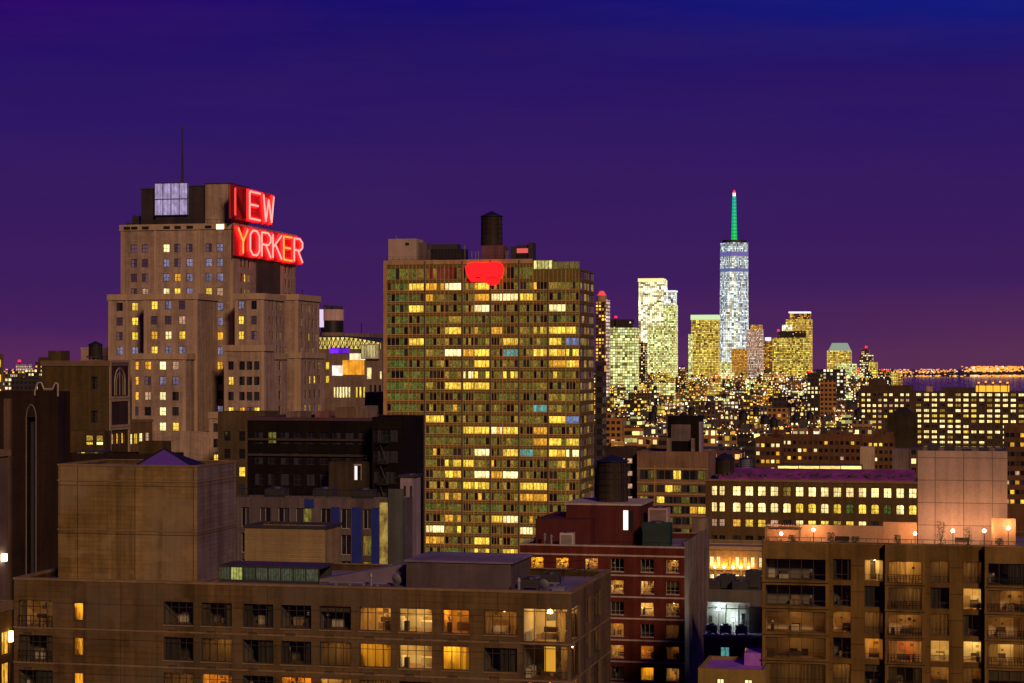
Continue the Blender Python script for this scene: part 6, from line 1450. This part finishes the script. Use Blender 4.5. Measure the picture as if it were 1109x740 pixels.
mb = MB(); mb.box(T1.w - 1.4, T1.w + .6, -.8, 13, 40, T1.Z(325)); mb.build('lit_edge', FAC['pinkish'], T1.root).color = C4(WALLC['tan'])
far('office_tower', 'broad yellow-green lit block with dark attic and red dots beside the slim brown tower', 658.5, 688, 2600, 355, 'green', 'brown', 30, tiers=[(660, 684, 346, 'dark', 'dark', 6)], beacon=(667, 343.5))
far('office_tower', 'dark squat tower with few lights and a red dot left of the bright pair', 686, 699, 3300, 371, 'dots', 'dark', 25, beacon=(692, 367))
far('bright_tower', 'brilliant white-yellow tower, taller of the bright pair', 691.5, 719.5, 4300, 303, 'bright', 'tan', 45, crown=(691, 718, 301.5, 305, M_emit('gold_crown', (1, .75, .3), 1.3, False)), tiers=[])
far('bright_tower', 'greenish white lit tower with bluish glass top, shorter of the bright pair', 718.5, 731.5, 4180, 330, 'green', 'grey', 35, tiers=[(719, 731, 316, 'icy', 'grey', 3)], crown=(719.5, 731.5, 314.5, 316, M_emit('white_line', (.9, .95, 1), 1.0, False)))
far('bright_tower', 'pale lit lower block in front of the bright pair', 702, 731, 4000, 352, 'green', 'tan', 30)
far('office_tower', 'square yellow lit tower with pale green top band left of the spire tower', 748.5, 777.5, 4250, 346, 'yellow', 'brown', 40, crown=(748, 777.5, 341, 346.5, M_emit('green_band', (.75, 1, .55), .85, False)), tiers=[(745.5, 750, 362, 'green', 'tan', -6)])
# the tall tapered spire tower
W1 = B('spire_tower', 'tallest icy white tapered glass tower with a green lit spire', 'building', 779, 808, 4750)
z0, zs, zt_ = 0, 62, W1.Z(262); w = W1.w; hw = w / 2; cxw = hw
mb = MB()
base = [(0, 0), (w, 0), (w, w), (0, w)]; k = .5 / math.sqrt(2) * 1.30
topp = [(hw, hw - w * .52), (hw + w * .52, hw), (hw, hw + w * .52), (hw - w * .52, hw)]
mb.box(0, w, 0, w, 0, zs)
for i in range(4):
    a, bq = base[i], base[(i + 1) % 4]; c, dd_ = topp[i], topp[(i + 1) % 4]
    U0 = i * w
    mb.face((a + (zs,), bq + (zs,), c + (zt_,)), 0, [(U0, zs), (U0 + w, zs), (U0 + hw, zt_)])
    mb.face((bq + (zs,), dd_ + (zt_,), c + (zt_,)), 2, [(U0 + w, zs), (U0 + w * 1.5, zt_), (U0 + hw, zt_)])
mb.face([p + (zt_,) for p in topp], 1)
o = mb.build('shaft', [FAC['icy'], m_roof_d, FAC['icy_blue']], W1.root); o.color = (.25, .26, .30, 1)
mb = MB(); mb.box(-.4, w + .4, -.4, -.02, 0, 80); mb.build('podium', FAC['icy'], W1.root).color = (.3, .3, .3, 1)
for pa_, pb_, col in ((277, 272.5, (.25, .22, .75)), (294, 290.5, (.2, .25, .65))):
    mb = MB(); f_ = lambda py: W1.Z(py, hw)
    def ring(z):
        q = (z - zs) / (zt_ - zs); return [(a[0] + (c[0] - a[0]) * q, a[1] + (c[1] - a[1]) * q) for a, c in zip(base, topp)]
    mb = MB(); r0, r1 = f_(pa_), f_(pb_); s = .512 * w
    n = 8; pts = []
    for i in range(4):
        for t_ in (0, 1):
            q = (r0 - zs) / (zt_ - zs); A_, B_, C_, D_ = base[i], base[(i + 1) % 4], topp[i], topp[(i + 1) % 4]
            pts.append((A_[0] + (C_[0] - A_[0]) * q, A_[1] + (C_[1] - A_[1]) * q) if t_ == 0 else (B_[0] + (C_[0] - B_[0]) * q, B_[1] + (C_[1] - B_[1]) * q))
    pts = [((x - hw) * 1.02 + hw, (y - hw) * 1.02 + hw) for x, y in pts]
    for i in range(8): p, q = pts[i], pts[(i + 1) % 8]; mb.face((p + (r0,), q + (r0,), q + (r1,), p + (r1,)))
    mb.build('violet_band', M_emit('violet_band_%d' % pa_, col, .5, False), W1.root)
mb = MB(); zc = W1.Z(260.5, hw, hw); mb.cyl(hw, hw, zt_, zc, hw * .9, hw * .9, 0, 24); mb.build('ring', m_dark, W1.root)
zsp = W1.Z(212.5, hw, hw); mb = MB()
def spire_mat():
    m, t, p = new_mat('green_spire'); x, y, z = t.sep(t.coord('Object')); f = t.rng(z, zc, zsp)
    p.inputs['Base Color'].default_value = (.0, .02, .01, 1); n_ = t.rng(t.m('SINE', t.m('MULTIPLY', z, .75)), -1, 1, .7, 1.2)
    t.l.new(t.mix(f, (.0, .75, .11), (.0, .58, .42)), p.inputs['Emission Color']); t.l.new(t.m('MULTIPLY', n_, .75), p.inputs['Emission Strength']); m.cycles.emission_sampling = 'NONE'; return m
mb.cyl(hw, hw, zc, zsp, 7.0, 4.4, 0, 12); sp_ = mb.build('spire', spire_mat(), W1.root)
mb = MB(); mb.cyl(hw, hw, zsp, zsp + 7, 3.2, 3.2, 0, 12); mb.build('beacon', M_emit('beacon_white', (1, .85, .85), 3, False), sp_)
mb = MB(); mb.cyl(hw, hw, zsp + 7, zsp + 14, 4.0, 1.5, 0, 12); mb.build('beacon', m_beacon, sp_)
far('office_tower', 'low yellow lit block against the foot of the spire tower', 777.5, 791, 4300, 392, 'green', 'tan', 25)
far('office_tower', 'orange block with golden top before the spire tower shaft', 792, 809, 4400, 378, 'orange', 'orange', 25)
far('office_tower', 'pinkish white striped tower with golden cap right of the spire tower', 808.5, 825.5, 4500, 357, 'pinkish', 'pale', 30, tiers=[(813, 825, 352, 'orange', 'orange', 4)])
far('office_tower', 'small tower with white lit top between the pinkish and the stepped towers', 827, 838, 4400, 370, 'amber', 'tan', 25, crown=(828.5, 834, 365.5, 369, m_crown_p))
far('stepped_tower', 'tall rear tower with white top line, behind the gridded yellow block', 851, 878.5, 4600, 346, 'yellow', 'orange', 40, crown=(854, 877, 337.5, 339, m_crown_p), tiers=[(855, 877.5, 339.5, 'amber', 'brown', 6), (847, 858, 352, 'bright', 'tan', -3)])
far('office_tower', 'gridded yellow block with red corner light and dark cap', 836.5, 876, 4200, 366, 'yellow', 'olive', 35, tiers=[(843, 872, 358.5, 'dark', 'dark', 6)], beacon=(843, 358))
CT = far('crowned_tower', 'yellow tower with pale glowing mansard crown left of the antenna tower', 895.5, 921.5, 4300, 380, 'yellow', 'tan', 35, tiers=[(906, 927, 394, 'green', 'olive', -8)])
mb = MB(); x0, x1 = CT.U(897), CT.U(921); za, zb = CT.Z(380), CT.Z(371.5); q = (x1 - x0) * .16
mb.face(((x0, 0, za), (x1, 0, za), (x1 - q, q, zb), (x0 + q, q, zb))); mb.face(((x1, 0, za), (x1, 35, za), (x1 - q, 35 - q, zb), (x1 - q, q, zb))); mb.face(((x0, 35, za), (x0, 0, za), (x0 + q, q, zb), (x0 + q, 35 - q, zb))); mb.face(((x0 + q, q, zb), (x1 - q, q, zb), (x1 - q, 35 - q, zb), (x0 + q, 35 - q, zb)))
mb.build('crown', M_lit('mansard_light', (.8, 1, .7), 1.1, pleat=.1, contrast=.3), CT.root)
far('office_tower', 'stepped dotted tower with red mast light right of the crowned tower', 931, 945.5, 4000, 384, 'white', 'brown', 30, tiers=[(933, 941, 378, 'dots', 'brown', 4), (941, 950, 392, 'yellow', 'brown', -4)], beacon=(938, 376))
far('office_tower', 'short dark building with a cluster of red lights near the water', 951, 965, 3900, 402, 'amber', 'plum', 25, beacon=(956, 401))
far('office_tower', 'little red-lit building at the water edge right of the red cluster', 958, 972, 4100, 403.5, 'yellow', 'brown', 25, beacon=(961.5, 401.5))
far('brown_slab', 'tall plain brown slab standing alone in the low rooftops', 888, 905, 1450, 412, 'dark', 'orange', 12, roofm=m_roof_d)
far('dark_tower', 'dark tower with white dots beside the plain brown slab', 874, 889, 1700, 404, 'dots', 'dark', 20, beacon=(877, 403))
far('dark_tower', 'broad dark block with small white windows behind the plain brown slab', 884, 915, 2000, 400, 'white', 'dark', 22)
far('tan_block', 'plain tan block with dark top among the low rooftops below the gridded yellow block', 831, 853, 1250, 442, 'dark', 'orange', 14, tiers=[(836, 851, 431, 'dark', 'dark', 5)])
far('orange_building', 'orange floodlit stepped building right beside the glass tower', 651, 662, 1100, 447, 'dark', 'orange', 14, tiers=[(655, 674, 453, 'dark', 'orange', -4), (662, 678, 478, 'orange', 'orange', -8)])
far('dark_tower', 'dark slender slab hugging the right side of the glass tower', 644.5, 652, 640, 392, 'dark', 'dark', 8)

# ------------------------------------------------------------------ the dense low city between the near blocks and the towers
cr_ = random.Random(23)
used_labels = {o['label'] for o in bpy.data.objects if 'label' in o}
PATW = {'amber': 'scattered amber windows', 'white': 'small white windows', 'dots': 'dotted pale lights', 'dark': 'hardly any lights', 'bands': 'pale lit floor bands', 'green': 'bright yellow-green windows', 'yellow': 'dense yellow windows', 'orange': 'orange glowing windows'}
def place_word(px):
    for lim, wd in ((40, 'by the left picture edge'), (60, 'left of the olive brown building'), (672, 'beside the glass tower'), (692, 'right of the glass tower'), (712, 'below the bright pair, left side'), (735, 'below the bright pair, right side'), (760, 'left of the spire tower foot'), (782, 'under the square yellow tower'), (802, 'below the spire tower'), (822, 'below the pinkish striped tower'), (845, 'left below the gridded yellow block'), (868, 'below the gridded yellow block'), (890, 'left of the plain brown slab'), (910, 'right of the plain brown slab'), (935, 'below the crowned tower'), (960, 'below the stepped dotted tower'), (2000, 'near the harbour water')):
        if px < lim: return wd
TOPW = {None: 'flat roof', 'tank': 'a roof tank', 'bulk': 'a roof bulkhead', 'tier': 'a set-back upper storey', 'mast': 'a red mast light'}
layers = [(4600, 402, 3, 10, 17, 640, 965), (3900, 407, 4, 9, 18, 640, 960), (3200, 413, 5, 10, 20, 645, 945), (2600, 420, 5, 11, 24, 645, 935), (2100, 429, 5, 12, 26, 648, 930), (1750, 438, 5, 13, 28, 650, 932), (1420, 447, 5, 14, 30, 652, 935), (1200, 456, 5, 15, 30, 668, 935), (1010, 464, 4, 16, 32, 676, 940), (880, 472, 3, 16, 30, 690, 830)]
n_low = 0; low_city = []
for D_, py0, dev, wmin, wmax, pL, pR in layers:
    px = pL
    while px < pR:
        wpx = cr_.uniform(wmin, wmax); py = py0 + cr_.uniform(-dev, dev)
        if D_ > 3500: pat = cr_.choice(('yellow', 'green', 'amber', 'dots', 'orange', 'white', 'bands'))
        elif D_ > 1900: pat = cr_.choice(('dots', 'white', 'bands', 'amber', 'dots', 'green', 'dark', 'yellow', 'white'))
        else: pat = cr_.choice(('dots', 'white', 'amber', 'dark', 'dots', 'bands', 'amber', 'dots'))
        wall = cr_.choice(('brown', 'dark', 'plum', 'tan', 'grey', 'olive', 'dark', 'brown', 'orange'))
        tp = cr_.choice((None, 'tank', 'bulk', 'tier', 'bulk', 'mast' if D_ > 2500 else 'tank'))
        size = 'narrow' if wpx < (wmin + wmax) / 2 - 3 else ('wide' if wpx > (wmin + wmax) / 2 + 3 else 'square')
        dist = 'far' if D_ > 3000 else ('mid-distance' if D_ > 1500 else 'nearer')
        for tries in range(40):
            lab = f'{dist} {size} {wall} block, {PATW[pat]}, {TOPW[tp]}, {place_word(px + wpx / 2)}'
            if lab not in used_labels and len(lab.split()) <= 16: break
            wall = cr_.choice(list(WALLC)); tp = cr_.choice((None, 'tank', 'bulk', 'tier')); pat = cr_.choice(list(PATW))
        used_labels.add(lab)
        dp = cr_.uniform(.5, 1.0) * wpx / F * D_
        b = far('city_building', lab, px, px + wpx * .97, D_ * cr_.uniform(.97, 1.03), py, pat, wall, dp, group='low city buildings before the far towers', tiers=[(px + wpx * .2, px + wpx * .75, py - cr_.uniform(2.5, 6), pat, wall, dp * .3)] if tp == 'tier' else (), beacon=(px + wpx * .5, py - 2.5) if tp == 'mast' else None)
        z1 = b.Z(py, b.w)
        if tp == 'bulk':
            mb = MB(); x = b.w * cr_.uniform(.1, .5); mb.box(x, x + b.w * .3, dp * .3, dp * .6, z1, z1 + cr_.uniform(2.5, 5)); mb.build('bulkhead', m_roof_d, b.root)
        if tp == 'tank':
            x = b.w * cr_.uniform(.2, .8); r0 = cr_.uniform(1.8, 2.4); mb = MB()
            for sx in (-1, 1):
                for sy in (-1, 1): mb.box(x + sx * r0 * .6 - .2, x + sx * r0 * .6 + .2, dp * .4 + sy * r0 * .6 - .2, dp * .4 + sy * r0 * .6 + .2, z1, z1 + 2.5)
            mb.cyl(x, dp * .4, z1 + 2.5, z1 + 6, r0, r0, 0, 14); mb.cyl(x, dp * .4, z1 + 6, z1 + 7.6, r0 * 1.05, .1, 0, 14); mb.build('roof_tank', m_black, b.root)
        low_city.append((b, py, dp)); n_low += 1; px += wpx * cr_.uniform(.85, 1.0)
# small lamps of the streets and roofs: nobody could count them
mb = MB(); lm_ = [M_emit('street_light_%d' % i, c, s, False) for i, (c, s) in enumerate((((1, .48, .08), 1.8), ((1, .72, .32), 2.2), ((.9, .95, 1), 2.6), ((1, .05, .05), 2.0), ((.2, 1, .4), 1.6)))]
for b, py, dp in low_city:                                                   # wall, door and roof lamps of the low blocks
    z1 = b.Z(py, b.w); D_ = b.Y0
    for q in range(cr_.randint(6, 16)):
        s = D_ / F * cr_.uniform(.22, .60); m_ = cr_.choices(range(5), (6, 5, 2, .6, .3))[0]; x = cr_.uniform(0, b.w)
        z = z1 + s if cr_.random() < .3 else z1 - cr_.uniform(1, 16)
        X, Y, _z = b.world(x, -s, z); mb.box(X - s, X + s, Y - s, Y + s, z - s, z + s, m_)
tag(mb.build('street_lights', lm_), kind='stuff')
mb = MB()
for i in range(900):
    px = (cr_.choice((975, 1000, 1012, 1030, 1058, 1066, 1080, 1090, 1100)) + cr_.gauss(0, 6) if cr_.random() < .7 else cr_.uniform(940, 1240)) if i < 740 else cr_.uniform(-10, 60); D_ = cr_.uniform(20300, 20480) if cr_.random() < .3 else cr_.uniform(20600, 22800)
    X = (px - CX) / F * D_; z = cr_.uniform(3, 14) if D_ < 20500 else cr_.uniform(20, 75) + (30 if px > 1040 else 0); s = D_ / F * cr_.uniform(.2, .7) * (1.5 if px > 1045 else 1)
    mb.box(X - s * 1.3, X + s * 1.3, D_ - s, D_ + s, z - s * .8, z + s * .8, cr_.choices(range(3), (9, 2, .4))[0])
tag(mb.build('shore_lights', [M_emit('shore_light_orange', (1, .36, .04), 1.3, False), M_emit('shore_light_yellow', (1, .58, .16), 1.3, False), M_emit('shore_light_white', (1, .8, .6), 1.3, False)]), kind='stuff')
# left gap between the Gothic building and the olive one
for lab, pa, pb, D_, py, mat, wall, bc in (('distant pinkish lit cluster tower with red top in the left gap', 17, 27, 2600, 395, 'pinkish', 'plum', (21, 391)), ('distant amber dotted block in the left gap', 8, 18, 2300, 402, 'amber', 'brown', None), ('distant dark block with two bright windows left of the olive brown building', 27, 41, 1900, 400, 'dots', 'dark', None), ('distant low dark roof line right above the Gothic parapet', 12, 50, 1300, 409, 'dark', 'dark', None), ('distant dark violet block touching the olive brown building', 38, 49, 2100, 392, 'dark', 'plum', None), ('distant white dotted block at the left edge', 1, 11, 1700, 405, 'white', 'brown', None)):
    far('city_building', lab, pa, pb, D_, py, mat, wall, 20, beacon=bc)
# blocks standing in the street gaps behind the near buildings
for lab, pa, pb, D_, py, mat, wall in (('dark filler block behind the floodlit depot roofs', 690, 800, 430, 652, 'dark', 'dark'), ('dim block seen between hotel base and black building', 205, 300, 520, 470, 'amber', 'brown'), ('dim block behind the very dark building', 395, 440, 620, 425, 'dark', 'dark'), ('dark block with few lights right of the office block', 744, 800, 760, 486, 'dark', 'plum'), ('dark wide block below the grid of glowing windows', 985, 1200, 760, 488, 'dots', 'brown')):
    far('infill_building', lab, pa, pb, D_, py, mat, wall, 20)
